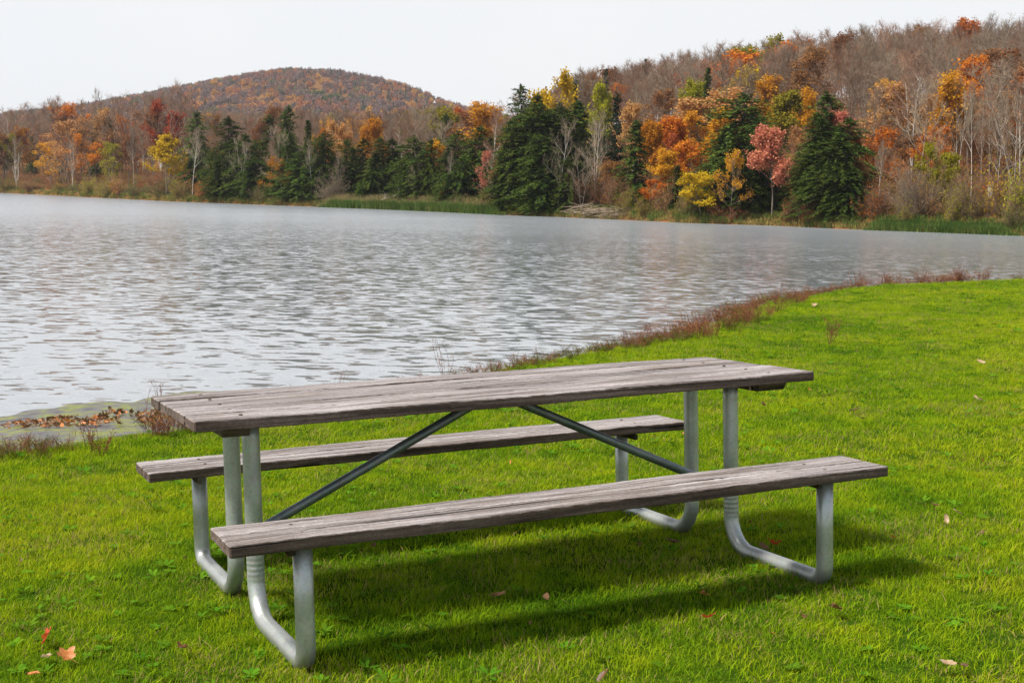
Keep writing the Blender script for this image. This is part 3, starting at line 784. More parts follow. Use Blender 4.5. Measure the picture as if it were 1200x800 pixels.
def tree(name, meshes, mats, parts, u, back, top=None, h=None, wpx=None, w0=4.6, label='', cat='tree', group=None, rz=None):
    x, y, z, h = place(u, back, top, h)
    s = h / 10.
    sx = s if wpx is None else (wpx * y / FPX) / w0
    sx = min(max(sx, s * .45), s * 2.2)
    e = empty(name, (x, y, z), random.uniform(0, 6.28) if rz is None else rz, (sx, sx, s))
    tag(e, label, cat, group)
    for me, mt, pn in zip(meshes, mats, parts): obj(pn, me, e, MAT[mt])
    return e

usedl = {}
def cf(u, top, wpx, back, label, v=None, mat='hemlock', rz=None, group=None):
    v = v if v is not None else random.randrange(6)
    w0 = [2.9, 3.2, 2.5, 3.7, 3.0, 2.0, 3.9][v]
    return tree('conifer_tree', CON[v], ('bark_dark', mat), ('trunk', 'crown'), u, back, top, None, wpx, w0, label, 'conifer', group, rz)
def lf(u, top, wpx, back, mat, label, v=None, sparse=False, bark='bark', h=None, group=None):
    v = v if v is not None else random.randrange(4)
    if sparse: return tree('autumn_tree', SPARSE[v], (bark, mat, 'twig_brown'), ('trunk', 'crown', 'twigs'), u, back, top, h, wpx, 4.2, label, 'tree', group)
    return tree('autumn_tree', LEAFY[v], (bark, mat), ('trunk', 'crown'), u, back, top, h, wpx, 3.9, label, 'tree', group)
def br(u, top, wpx, back, label, tw='twig_grey', bark='bark', v=None, h=None, group=None):
    v = v if v is not None else random.randrange(6)
    return tree('bare_tree', BARE[v], (bark, tw), ('trunk', 'crown'), u, back, top, h, wpx, 6.0, label, 'tree', group)
def bu(u, hgt, wpx, back, mat, label, v=None, group=None, stem='twig_brown'):
    v = v if v is not None else random.randrange(3)
    y = float(D0(u) + back); s = hgt / 2.1; sx = (wpx * y / FPX) / 2.6
    x, y, z, _ = place(u, back, None, 1)
    e = empty('shrub', (x, y, z), random.uniform(0, 6.28), (sx, sx, s)); tag(e, label, 'shrub', group)
    obj('stems', BUSH[v][0], e, MAT[stem]); obj('leaves', BUSH[v][1], e, MAT[mat])
    return e

# conifers, left to right (column, top row, width, metres behind the shore)
cf(231, 132, 34, 16, 'leftmost dark conifer, rounded top, just right of the olive-yellow tree', 1)
cf(268, 139, 44, 12, 'broad dark green conifer second from the left on the far shore', 0)
cf(288, 158, 40, 5, 'low full-skirted conifer filling the gap below the two tall left conifers', 1)
cf(315, 138, 34, 14, 'dark conifer with a blunt top left of the pointed one behind the bare trees', 4)
cf(338, 126, 30, 20, 'tallest pointed conifer of the left conifer clump', 0)
cf(361, 143, 20, 12, 'narrow dark conifer at the right end of the tall left clump', 5)
cf(350, 178, 48, 4, 'low dark conifer at the water behind the left end of the reeds', 3)
cf(372, 184, 44, 5, 'low bushy conifer standing at the left tip of the reed bed', 1)
cf(413, 174, 26, 9, 'small round-topped dark conifer below the peach-coloured tree', 4)
cf(440, 180, 30, 8, 'short dark conifer behind the light green young conifer', 2)
cf(460, 164, 42, 12, 'olive-green pointed conifer in the middle of the reed bed shore', 0)
cf(496, 178, 44, 6, 'wide green conifer below the small yellow-orange crown', 1)
cf(518, 186, 30, 9, 'dark conifer squeezed between two wide green ones behind the reeds', 2)
cf(541, 186, 40, 5, 'wide olive-green conifer near the right end of the reed bed', 3)
cf(422, 214, 17, 2.5, 'small bright green young conifer at the edge of the reeds', 5, 'greenconifer')
cf(398, 196, 26, 6, 'low dark conifer behind the grey leafless bush near the reeds', 2)
cf(614, 103, 44, 15, 'tall ragged hemlock with the highest tip left of the yellow crown', 3)
cf(630, 112, 44, 11, 'tall hemlock leaning against the ragged one beside the yellow crown', 1)
cf(605, 148, 52, 4, 'broad hemlock forming the left edge of the big dark clump at the water', 1)
cf(640, 160, 60, 3, 'broad low hemlock in the middle of the big dark clump at the water', 3)
cf(662, 150, 40, 9, 'dark hemlock behind the bare pale tree in the big clump', 0)
cf(680, 122, 34, 13, 'pointed hemlock at the right side of the big dark clump', 0)
cf(594, 172, 34, 3, 'low hemlock at the very left edge of the big dark clump', 6)
cf(624, 132, 56, 8, 'full hemlock below the two tallest tips of the big clump', 6)
cf(655, 124, 46, 10, 'full hemlock directly below the yellow crown', 6)
cf(668, 186, 40, 3, 'low hemlock at the right foot of the big dark clump', 6)
cf(638, 196, 56, 1.6, 'lowest broad hemlock overhanging the water in the big clump', 6)
cf(890, 140, 56, 8, 'rounded hemlock right of the dome-topped one', 6)
cf(850, 158, 44, 9, 'narrow dark hemlock left of the dome-topped one', 2)
cf(866, 196, 84, 3, 'low broad hemlock at the water below the dome-topped one', 6)
cf(995, 200, 44, 3, 'low hemlock at the right foot of the right conifer clump', 6)
cf(950, 205, 50, 3, 'low hemlock at the water right of the pink-red tree', 6)
cf(262, 182, 44, 4, 'low broad conifer at the water below the second conifer', 6)
cf(298, 186, 44, 4, 'low broad conifer at the water between the left conifers', 6)
cf(325, 176, 36, 7, 'dark full conifer behind the brown leafless tree', 6)
cf(478, 200, 40, 4, 'low dark conifer behind the middle of the reeds', 6)
cf(530, 205, 36, 4, 'low green conifer at the right part of the reeds', 6)
cf(435, 200, 34, 5, 'low dark conifer right of the light green young one', 6)
cf(674, 97, 20, 55, 'small dark conifer on the slope just right of the yellow crown', 4, 'pine')
cf(710, 83, 18, 70, 'small pointed conifer high on the slope left of the ridge', 2, 'pine')
cf(724, 113, 28, 34, 'round dark pine halfway up the slope below the yellow-green crown', 4, 'pine')
cf(757, 71, 14, 130, 'tiny dark conifer standing on the skyline', 5, 'pine')
cf(746, 143, 38, 7, 'lone upright hemlock left of the orange trees', 2)
cf(830, 82, 22, 60, 'thin pointed conifer between the orange crowns on the slope', 5)
cf(818, 115, 18, 48, 'thin leaning conifer below the thin pointed one on the slope', 5)
cf(794, 195, 28, 5, 'small slim conifer left of the bright yellow tree', 2)
cf(873, 113, 88, 11, 'big dome-topped hemlock right of the bright yellow tree', 6)
cf(862, 160, 62, 5, 'lower hemlock behind the small orange sprigs', 3)
cf(893, 190, 40, 4, 'low dark hemlock directly behind the pink-red tree trunk', 1)
cf(848, 190, 36, 4, 'low hemlock between the bright yellow tree and the orange sprigs', 4)
cf(970, 111, 56, 12, 'tall narrow hemlock leaning up behind the orange-pink crown', 0)
cf(948, 175, 46, 6, 'hemlock right of the pink-red tree', 3)
cf(983, 164, 66, 4, 'broad dark hemlock at the water, rightmost of the conifers', 6)
cf(962, 140, 40, 9, 'dark hemlock in the middle of the right conifer clump', 4)

def con_mass(n, u0, u1, b0, b1, hs, label, group, seed):
    r = random.Random(seed)
    for i in range(n):
        u = u0 + (u1 - u0) * (i + r.random()) / n; b = r.uniform(b0, b1); h = r.uniform(*hs); v = r.choice((0, 1, 3, 6))
        y = float(D0(u) + b); x, y, z, _ = place(u, b, None, 1); s_ = h / 10; sx = s_ * r.uniform(1.15, 1.6)
        e = empty('conifer_tree', (x, y, z), r.uniform(0, 6.28), (sx, sx, s_)); tag(e, label, 'conifer', group)
        obj('trunk', CON[v][0], e, MAT['bark_dark']); obj('crown', CON[v][1], e, MAT['hemlock'])
con_mass(20, 246, 580, 5, 16, (5.5, 8.5), 'dark evergreen massed with others low along the middle shore', 'dark evergreens massed along the middle shore', 41)
con_mass(9, 590, 680, 6, 20, (8, 10.5), 'dark hemlock inside the big evergreen clump right of the coral-pink tree', 'hemlocks inside the big clump', 42)
con_mass(4, 846, 892, 6, 12, (6, 8), 'dark hemlock filling the clump beneath the dome-topped one', 'hemlocks beneath the dome-topped one', 43)
con_mass(4, 950, 998, 6, 12, (6, 8), 'dark hemlock filling the rightmost evergreen clump', 'hemlocks of the rightmost clump', 44)

# coloured broadleaf trees
lf(195, 160, 38, 3, 'yellow', 'olive-yellow round tree at the far shore left of the conifers', 0)
lf(193, 122, 30, 50, 'red', 'deep red crown rising above the left shore woods')
lf(178, 130, 28, 45, 'rust', 'rust-red crown beside the deep red one in the left woods', sparse=True)
lf(88, 126, 40, 60, 'orange', 'largest orange crown in the middle of the left shore woods')
lf(72, 136, 30, 45, 'rust', 'dull rust crown left of the largest orange one in the left woods', sparse=True)
lf(112, 130, 28, 60, 'peach', 'rust-brown crown right of the largest orange one in the left woods', sparse=True)
lf(435, 141, 30, 45, 'gold', 'golden-orange rounded crown above the conifers in the middle')
lf(399, 147, 30, 40, 'peach', 'peach-orange crown left of the golden-orange one')
lf(378, 152, 22, 55, 'orange', 'small dull orange crown left of the peach one', sparse=True)
lf(506, 167, 24, 14, 'gold', 'small vivid yellow-orange crown over the green conifers')
lf(553, 184, 24, 14, 'olive', 'dull yellow crown left of the pinkish leafless tree')
lf(651, 92, 42, 24, 'yellow', 'big bright yellow crown behind the tallest hemlocks')
lf(596, 150, 20, 14, 'gold', 'small yellow-orange leaves at the left edge of the hemlocks', sparse=True)
lf(577, 180, 28, 4, 'pink', 'coral-pink tree low at the shore left of the big hemlocks', sparse=True, bark='bark_pale')
lf(706, 101, 28, 55, 'lime', 'yellow-green crown on the slope between two pines')
lf(771, 145, 34, 16, 'gold', 'orange-gold tree right of the lone upright hemlock')
lf(796, 140, 44, 22, 'orange', 'vivid orange tree in the middle of the orange group')
lf(797, 160, 30, 14, 'red', 'orange-red lower foliage beneath the vivid orange tree', sparse=True)
lf(835, 108, 62, 40, 'peach', 'wide peach-tan crown above the orange group')
lf(824, 135, 44, 28, 'gold', 'wide light orange crown left of the dome-topped hemlock')
lf(808, 96, 28, 62, 'lime', 'yellow-green crown left of the thin pointed conifer')
lf(816, 78, 36, 105, 'red', 'dull red crown near the ridge left of the big orange one')
lf(852, 64, 56, 95, 'orange', 'big orange crown on the ridge slope')
lf(868, 82, 34, 80, 'yellow', 'yellow crown below the big orange one on the slope')
lf(893, 47, 44, 130, 'olive', 'olive-yellow crown on the skyline of the right hill')
lf(920, 54, 42, 115, 'orange', 'bright orange crown just below the skyline')
lf(915, 111, 46, 40, 'olive', 'yellow-olive crown between the two big dark conifer clumps')
lf(948, 108, 30, 42, 'gold', 'golden crown left of the tall narrow hemlock')
lf(910, 152, 46, 2.5, 'pink', 'pink-red tree with a bare lower trunk at the water between the hemlocks', 1)
lf(988, 134, 40, 12, 'pink', 'salmon-orange crown right of the tall narrow hemlock', 0)
lf(1001, 158, 26, 10, 'orange', 'orange crown hanging beside the salmon one', sparse=True)
lf(823, 204, 38, 1.6, 'yellow', 'small bright yellow tree at the water, yellowest of all', 2)
lf(858, 178, 26, 1.0, 'gold', 'slim sapling with gold-orange sprigs in front of the hemlock', sparse=True)
lf(770, 212, 26, 4, 'orange', 'small orange tree at the shore right of the lone upright hemlock', 3)
lf(752, 150, 26, 24, 'rust', 'rust-coloured foliage behind the lone upright hemlock', sparse=True)
lf(1076, 128, 44, 34, 'rust', 'orange-brown tree in the bare wood right of the conifers', sparse=True)
lf(1050, 150, 36, 24, 'rust', 'thinly leaved rust tree beside the rightmost hemlock', sparse=True)
lf(1095, 150, 36, 22, 'orange', 'thin orange understory tree in the bare wood', sparse=True)
lf(1155, 140, 30, 30, 'peach', 'thin peach-leaved tree among the pale trunks at the right', sparse=True)
lf(1190, 130, 40, 40, 'gold', 'thin yellow-leaved tree at the right edge of the picture', sparse=True)
lf(1100, 172, 30, 6, 'lime', 'tall yellow-green sapling at the right shore', 3)
lf(1010, 190, 26, 6, 'rust', 'rust-brown small tree right behind the rightmost hemlock', sparse=True)
lf(1090, 42, 30, 150, 'rust', 'faint rust crown near the top of the right hill', sparse=True)
lf(1180, 50, 40, 120, 'rust', 'faint orange-brown crown near the skyline at the right', sparse=True)
lf(1010, 60, 30, 130, 'rust', 'dull red crown high in the bare wood of the right hill', sparse=True)
lf(20, 150, 30, 30, 'gold', 'yellow-orange tree low at the left edge woods', sparse=True)
lf(2, 160, 26, 14, 'olive', 'yellow-leaved tree at the left edge of the picture')
lf(125, 168, 26, 10, 'olive', 'yellow-green low tree under the left woods', sparse=True)
lf(60, 168, 30, 12, 'gold', 'low golden tree under the left woods near the edge', sparse=True)
lf(150, 160, 26, 20, 'rust', 'rust-leaved tree between pale trunks in the left woods', sparse=True)
lf(100, 160, 30, 20, 'orange', 'dull orange low tree in the left woods', sparse=True)
lf(325, 185, 26, 3, 'gold', 'slim golden-brown tree in front of the left conifer clump', sparse=True)

lf(738, 122, 34, 30, 'peach', 'tan-orange crown up-slope of the lone upright hemlock', sparse=True)
lf(780, 108, 40, 58, 'rust', 'rust-brown crown on the slope above the orange group', sparse=True)
lf(845, 130, 36, 24, 'gold', 'light golden crown directly left of the dome-topped hemlock')
lf(785, 178, 34, 10, 'gold', 'golden tree low in the orange group')
lf(812, 168, 34, 12, 'orange', 'orange tree right above the small bright yellow one')
lf(715, 190, 34, 6, 'rust', 'rust-leaved low tree left of the lone upright hemlock', sparse=True)
lf(935, 150, 30, 16, 'peach', 'peach crown between the pink-red tree and the right hemlocks', sparse=True)
lf(900, 92, 40, 66, 'gold', 'dull golden crown above the dome-topped hemlock')
lf(940, 86, 36, 80, 'rust', 'rust crown high above the right conifer clump', sparse=True)
# leafless trees that stand out
br(225, 152, 36, 4, 'grey leafless tree standing before the leftmost conifer', 'twig_tan', 'bark_pale', 4)
br(282, 158, 34, 3, 'pale spreading leafless tree in front of the second conifer', 'twig_tan', 'bark_pale', 3)
br(331, 146, 44, 4, 'wide grey leafless tree in front of the tallest left conifer', 'twig_tan', 'bark', 2)
br(316, 166, 30, 3, 'brown leafless tree left of the wide grey one', 'twig_pink')
br(366, 164, 26, 3, 'slim whitish leafless tree before the narrow conifer', 'twig_tan', 'bark_pale', 4)
br(398, 178, 28, 3, 'grey leafless bushy tree above the left end of the reeds')
br(117, 104, 20, 70, 'thin leafless tree poking above the left skyline', 'twig_tan', 'bark', 1)
br(84, 156, 26, 8, 'leaning white-trunked leafless tree, left of two in the left woods', 'twig_grey', 'bark_pale', 3)
br(156, 150, 26, 8, 'straight white-trunked leafless tree in the left woods', 'twig_grey', 'bark_pale', 4)
br(18, 160, 26, 6, 'pale-trunked leafless tree near the left picture edge', 'twig_tan', 'bark_pale', 0)
br(578, 124, 44, 8, 'tall pinkish leafless tree left of the big hemlocks', 'twig_pink', 'bark_pale', 1)
br(656, 138, 44, 2, 'pale leafless tree in front of the big hemlock clump', 'twig_tan', 'bark_pale', 2)
br(700, 130, 44, 6, 'many-branched leafless tree right of the big hemlock clump', 'twig_tan', 'bark_pale', 3)
br(683, 176, 36, 2, 'small grey leafless tree at the foot of the hemlock clump', 'twig_grey')
br(745, 96, 40, 45, 'pale leafless tree above the lone upright hemlock', 'twig_tan', 'bark_pale', 0)
br(1033, 165, 26, 8, 'slender pale birch right of the rightmost hemlock', 'twig_grey', 'bark_pale', 4)
br(1128, 92, 36, 26, 'tall forked white-barked tree in the right wood', 'twig_tan', 'bark_pale', 3)
br(1146, 98, 26, 14, 'tallest straight tan trunk right of the forked white one', 'twig_tan', 'bark_pale', 4)
br(1156, 120, 24, 18, 'leaning pale trunk beside the tallest straight one', 'twig_pink', 'bark_pale', 1)
br(1176, 110, 30, 20, 'pale leafless tree near the right picture edge', 'twig_tan', 'bark_pale', 2)
br(1196, 100, 34, 18, 'pale leafless tree cut by the right picture edge', 'twig_tan', 'bark_pale', 0)
br(486, 190, 22, 3, 'thin dead leafless tree before the wide green conifer')
br(526, 176, 20, 3, 'pale thin leafless trunk right of the yellow-orange crown', 'twig_tan', 'bark_pale', 4)
br(575, 170, 22, 3, 'short whitish trunk in front of the coral-pink tree', 'twig_pink', 'bark_pale', 1)

# the bare wood: individual trees on the right hill, the left shore and the middle slope
def wood(n, u0, u1, f0, f1, hs, twigs, label, group, seed, barks=('bark', 'bark', 'bark', 'bark', 'bark_pale')):
    r = random.Random(seed); pts = []
    tries = 0
    while len(pts) < n and tries < n * 60:
        tries += 1
        u = r.uniform(u0, u1); d0 = float(D0(u)); dr = float(np.interp(u, zr_u, zr_D)); f = r.uniform(f0, f1); b = 7 + f * (dr - d0)
        x = (u - 600) / FPX * (d0 + b); y = d0 + b
        if all((x - p) ** 2 + (y - q) ** 2 > 9.0 for p, q in pts):
            pts.append((x, y)); h = r.uniform(*hs)
            e = br(u, None, None, b, label, r.choice(twigs), r.choice(barks), h=h, group=group)
            k = r.uniform(.8, 1.15); e.scale = (e.scale[0] * k * 1.1, e.scale[1] * k * 1.1, e.scale[2])
wood(62, 1012, 1290, .03, .95, (9.5, 13), ['twig_grey', 'twig_grey', 'twig_brown', 'twig_pink', 'twig_tan'], 'grey-brown leafless tree in the bare wood covering the right hill', 'leafless trees of the right hill', 1)
wood(110, 690, 1290, .50, 1.06, (10.5, 14), ['twig_grey', 'twig_grey', 'twig_brown', 'twig_pink', 'twig_tan'], 'grey-brown leafless tree in the bare wood covering the right hill', 'leafless trees of the right hill', 5)
wood(72, -70, 215, .08, .95, (13, 18), ['twig_brown', 'twig_grey', 'twig_pink', 'twig_brown'], 'brown leafless tree in the woods along the left far shore', 'leafless trees of the left shore woods', 2)
wood(32, 215, 620, .28, .9, (10, 14), ['twig_grey', 'twig_brown', 'twig_tan'], 'grey leafless tree behind the conifers on the middle shore', 'leafless trees behind the middle conifers', 3)

def leafy_wood(n, u0, u1, f0, f1, hs, mats, label, group, seed):
    r = random.Random(seed)
    for _ in range(n):
        u = r.uniform(u0, u1); d0 = float(D0(u)); dr = float(np.interp(u, zr_u, zr_D)); b = 7 + r.uniform(f0, f1) * (dr - d0)
        e = lf(u, None, None, b, r.choice(mats), label, sparse=True, h=r.uniform(*hs), group=group)
        k = r.uniform(1.0, 1.5); e.scale = (e.scale[0] * k, e.scale[1] * k, e.scale[2])
leafy_wood(16, -60, 215, .02, .7, (9, 13), ['rust', 'rust', 'peach'], 'rust to orange leaved tree mixed into the left shore woods', 'rusty trees of the left shore woods', 11)
leafy_wood(18, 1015, 1290, .02, .45, (6, 11), ['rust', 'rust', 'peach', 'orange', 'gold'], 'thinly rust-leaved tree in the lower right wood', 'rusty trees of the lower right wood', 12)
leafy_wood(8, 380, 600, .15, .8, (10, 13), ['peach', 'rust', 'olive', 'gold'], 'dull peach to rust tree behind the middle conifers', 'dull coloured trees behind the middle conifers', 13)

# ------------------------------------------------------------------ remaining woods as stuff
def crown_low(seed, n=420, con=False):
    r = np.random.default_rng(seed)
    if con:
        z = r.random(n); rad_ = 2.2 * (1 - z) * np.sqrt(r.random(n)); a = r.uniform(0, 6.28, n); C = np.stack([rad_ * np.cos(a), rad_ * np.sin(a), 1 + z * 9], 1)
    else:
        d = r.normal(0, 1, (n, 3)); d /= np.linalg.norm(d, axis=1)[:, None]; lob = 1 + .25 * np.sin(3 * d[:, 0] + seed) * np.cos(4 * d[:, 1])
        C = d * (r.random(n) ** .4 * lob)[:, None] * np.array([3.1, 3.1, 3.2]) + np.array([0, 0, 6])
    me = cards_mesh('crown', C, r.normal(0, 1, (n, 3)), r.normal(0, 1, (n, 3)) + np.array([0, 0, 1]), r.uniform(.5, 1.0, n), r.uniform(.4, .8, n))
    return me

def far_mat(name, stops, var=.4):
    m, nt, out = newmat(name)
    oi = nt.nodes.new('ShaderNodeObjectInfo'); g = nt.nodes.new('ShaderNodeNewGeometry')
    ns = noise(nt, g.outputs['Position'], .011, 3, .6)
    s = N(nt, 'ShaderNodeMath', operation='MULTIPLY_ADD'); nt.links.new(oi.outputs['Random'], s.inputs[0]); s.inputs[1].default_value = .50
    b = mapr(nt, ns, .32, .68, 0, .5); nt.links.new(b, s.inputs[2])
    r = ramp(nt, stops, 'LINEAR'); nt.links.new(s.outputs[0], r.inputs[0])
    hs = N(nt, 'ShaderNodeHueSaturation'); nt.links.new(r.outputs[0], hs.inputs['Color']); nt.links.new(mapr(nt, g.outputs['Random Per Island'], 0, 1, 1 - var, 1 + var), hs.inputs['Value'])
    d = N(nt, 'ShaderNodeBsdfDiffuse'); nt.links.new(hs.outputs[0], d.inputs[0]); nt.links.new(d.outputs[0], out.inputs[0])
    return m
MAT['farwood'] = far_mat('far_autumn_wood', [(0, (.04, .075, .02)), (.16, (.10, .13, .03)), (.27, (.17, .125, .10)), (.47, (.19, .12, .11)), (.58, (.22, .11, .08)), (.68, (.36, .13, .04)), (.80, (.50, .27, .04)), (.88, (.16, .19, .04)), (.97, (.38, .08, .05))])
MAT['farcon'] = far_mat('far_conifers', [(0, (.02, .045, .02)), (1, (.04, .075, .03))])

def scatter_wood(name, n, u0, u1, ya, yb, hmin, hmax, protos, pick, label, minf=None):
    u = rng.uniform(u0, u1, n); y = ya(u) + (yb(u) - ya(u)) * rng.random(n) ** .9; x = (u - 600) / FPX * y
    z = hill(x, y); h = rng.uniform(hmin, hmax, n) / 10; w = h * rng.uniform(.8, 1.3, n)
    rot = np.stack([np.zeros(n), np.zeros(n), rng.uniform(0, 6.28, n)], 1)
    return gn_scatter(name, np.stack([x, y, z - .2], 1), rot, np.stack([w, w, h], 1), pick(u, y, n), protos, label, 'woods')

fp = [crown_low(s) for s in range(4)] + [crown_low(9, 200, True)]
for p in fp[:4]: p.materials.append(MAT['farwood'])
fp[4].materials.append(MAT['farcon'])
scatter_wood('far_hill_woods', 9000, -250, 950, lambda u: 560 + 0 * u, lambda u: FD + 120 + 0 * u, 7, 10, fp,
             lambda u, y, n: np.where(rng.random(n) < .04 + .08 * (u > 330), 4, rng.integers(0, 4, n)), 'purple-brown, orange and green autumn woods covering the distant rounded hill')

# middle slope behind the left shore: full-detail shapes, too many to count
def combo(t, mats):
    """trunk, twigs and leaves of one tree shape joined for scattering"""
    bm = bmesh.new(); mm = []
    for me, mt in zip(t, mats):
        k = len(bm.faces); bm.from_mesh(me); bm.faces.ensure_lookup_table()
        for f in bm.faces[k:]: f.material_index = len(mm)
        mm.append(MAT[mt])
    me = bpy.data.meshes.new('wood_tree'); bm.to_mesh(me); bm.free()
    for m_ in mm: me.materials.append(m_)
    return me
mid = [combo(BARE[0], ('bark', 'twig_brown')), combo(BARE[1], ('bark', 'twig_grey')), combo(BARE[2], ('bark', 'twig_pink')), combo(BARE[3], ('bark', 'twig_grey')),
       combo(SPARSE[0], ('bark', 'rust', 'twig_brown')), combo(SPARSE[1], ('bark', 'orange', 'twig_brown')), combo(SPARSE[2], ('bark', 'gold', 'twig_grey')), combo(LEAFY[3], ('bark', 'olive')), combo(CON[0], ('bark_dark', 'hemlock'))]
def midpick(u, y, n):
    return rng.choice(9, n, p=[.27, .25, .17, .16, .05, .02, .03, .02, .03])
scatter_wood('middle_slope_woods', 1500, -150, 660, lambda u: D0(u) + 50, lambda u: 700 + 0 * u, 9, 13, mid, midpick, 'grey-brown mostly leafless woods on the slope below the distant hill')
def ridgepick(u, y, n):
    return rng.choice(9, n, p=[.29, .30, .20, .17, .03, .01, .0, .0, .0])
scatter_wood('right_ridge_woods', 520, 640, 1330, lambda u: D0(u) + .35 * (np.interp(u, zr_u, zr_D) - D0(u)), lambda u: np.interp(u, zr_u, zr_D) + 25, 9, 13.5, mid, ridgepick, 'dense bare grey-brown woods filling in the upper right hill')

# undergrowth under the woods
ug = []
for (b, mt) in ((0, 'rust'), (1, 'olive'), (2, 'orange'), (0, 'shrubgreen'), (1, 'peach')):
    ug.append(combo(BUSH[b], ('twig_brown', mt)))
n = 1500
u = rng.uniform(-100, 1290, n); fr = rng.random(n) ** 1.8; y = D0(u) + 6 + fr * 90; x = (u - 600) / FPX * y; z = hill(x, y)
h = rng.uniform(.3, .95, n) * np.where(fr < .1, .7, 1); w = h * rng.uniform(.9, 1.7, n)
pk = np.where(fr < .05, rng.choice(5, n, p=[.2, .35, .1, .25, .1]), rng.choice(5, n, p=[.5, .15, .15, .08, .12]))
gn_scatter('woodland_undergrowth', np.stack([x, y, z - .1], 1), np.stack([0 * x, 0 * x, rng.uniform(0, 6.28, n)], 1), np.stack([w, w, h], 1), pk, ug, 'rust, olive and orange undergrowth on the floor of the far shore woods', 'undergrowth')

# ------------------------------------------------------------------ shore shrubs
SH = [(8, 2.6, 26, 2, 'olive', 'yellow-green shrub at the far left of the shore'), (36, 2.2, 24, 2, 'rust', 'rusty low shrub on the left far shore'),
      (105, 2.6, 26, 2, 'lime', 'yellow-green shrub below the left woods'), (128, 3.4, 24, 2, 'lime', 'taller yellow-green shrub below the left woods'), (140, 2.5, 20, 2, 'orange', 'orange shrub below the white-trunked trees'),
      (188, 2.4, 24, 2, 'shrubgreen', 'green shrub under the olive-yellow tree'), (160, 2.0, 22, 1.6, 'shrubgreen', 'low green shrub on the left shore'),
      (208, 2.6, 24, 2, 'olive', 'olive shrub beneath the leftmost conifer'), (236, 2.4, 18, 2, 'orange', 'small orange shrub between the left conifers'),
      (305, 2.0, 22, 1.5, 'shrubgreen', 'green shrub at the water below the left conifers'), (522, 2.0, 12, 2.5, 'red', 'small red shrub behind the reeds'),
      (540, 1.6, 20, 2, 'shrubgreen', 'low green shrub at the right end of the reeds'), (568, 2.2, 20, 2, 'rust', 'rust shrub beside the coral-pink tree'), (583, 1.8, 18, 1.5, 'olive', 'olive shrub at the foot of the big hemlocks'),
      (675, 3.0, 24, 3, 'rust', 'rust-red shrub right of the big hemlock clump'), (668, 3.6, 18, 4, 'peach', 'tan shrub right of the big hemlock clump'), (700, 3.4, 30, 5, 'rust', 'wide rusty brush below the many-branched bare tree'),
      (722, 3.0, 26, 4, 'rust', 'rust-brown brush left of the lone upright hemlock'), (733, 2.2, 16, 2, 'lime', 'yellow-green shrub at the foot of the lone upright hemlock'),
      (755, 1.8, 26, 1.5, 'olive', 'olive shrub right below the lone upright hemlock'), (808, 2.4, 24, 2, 'olive', 'olive-brown shrub left of the bright yellow tree'), (780, 2.6, 22, 3, 'peach', 'tan shrub between orange tree and slim conifer'),
      (842, 1.3, 18, 1.2, 'orange', 'orange shrub at the water beside the bright yellow tree'), (862, 1.1, 22, 1.0, 'red', 'low red shrub at the water below the orange sprigs'),
      (928, 2.0, 16, 1.4, 'red', 'bright red shrub right of the pink-red trunk'), (950, 1.4, 22, 1.2, 'red', 'low red-orange shrub in front of the right hemlocks'),
      (938, 1.6, 16, 1.6, 'shrubgreen', 'green shrub between the two red shrubs'), (1018, 2.2, 26, 2, 'orange', 'rust-orange shrub right of the rightmost hemlock'), (1032, 2.6, 26, 3, 'rust', 'brown-red brush under the slender birch'),
      (1062, 1.9, 22, 1.2, 'lime', 'bright green shrub at the water on the right'), (1088, 2.6, 28, 3, 'peach', 'tan-orange brush behind the right reeds'), (1068, 3.6, 50, 6, 'rust', 'wide thin reddish brush beside the grey bush'),
      (1098, 4.4, 30, 5, 'lime', 'tall yellow-green bush behind the right reeds'), (1140, 3.2, 40, 3, 'olive', 'olive bush below the tan trunk on the right'), (1175, 3.4, 44, 4, 'yellow', 'yellow bush right of the white-topped post'),
      (1196, 3.6, 40, 3, 'lime', 'big yellow-green bush at the right picture edge'), (1120, 2.4, 30, 2, 'olive', 'low olive bush at the right shore'), (1190, 1.6, 34, 1.5, 'shrubgreen', 'low green bush at the waterline at the right edge'), (1225, 3.2, 60, 4, 'lime', 'yellow-green bush beyond the right picture edge')]
for (u, h, w, b, mt, lab) in SH: bu(u, h, w, b, mt, lab)
for (u, h, w, lab) in ((1072, 3.4, 46, 'grey leafless bush at the right shore'), (1128, 2.2, 30, 'grey-brown twiggy bush among the right yellow bushes'), (390, 3.0, 30, 'grey leafless bush at the left end of the reeds')):
    x, y, z, _ = place(u, 3.0, None, 1); s = h / 2.1; sx = (w * y / FPX) / 2.6
    e = empty('shrub', (x, y, z), random.uniform(0, 6.28), (sx, sx, s)); tag(e, lab, 'shrub')
    obj('stems', BUSH[1][0], e, MAT['twig_grey']); e2 = obj('branches', BUSH[2][0], e, MAT['twig_grey'])

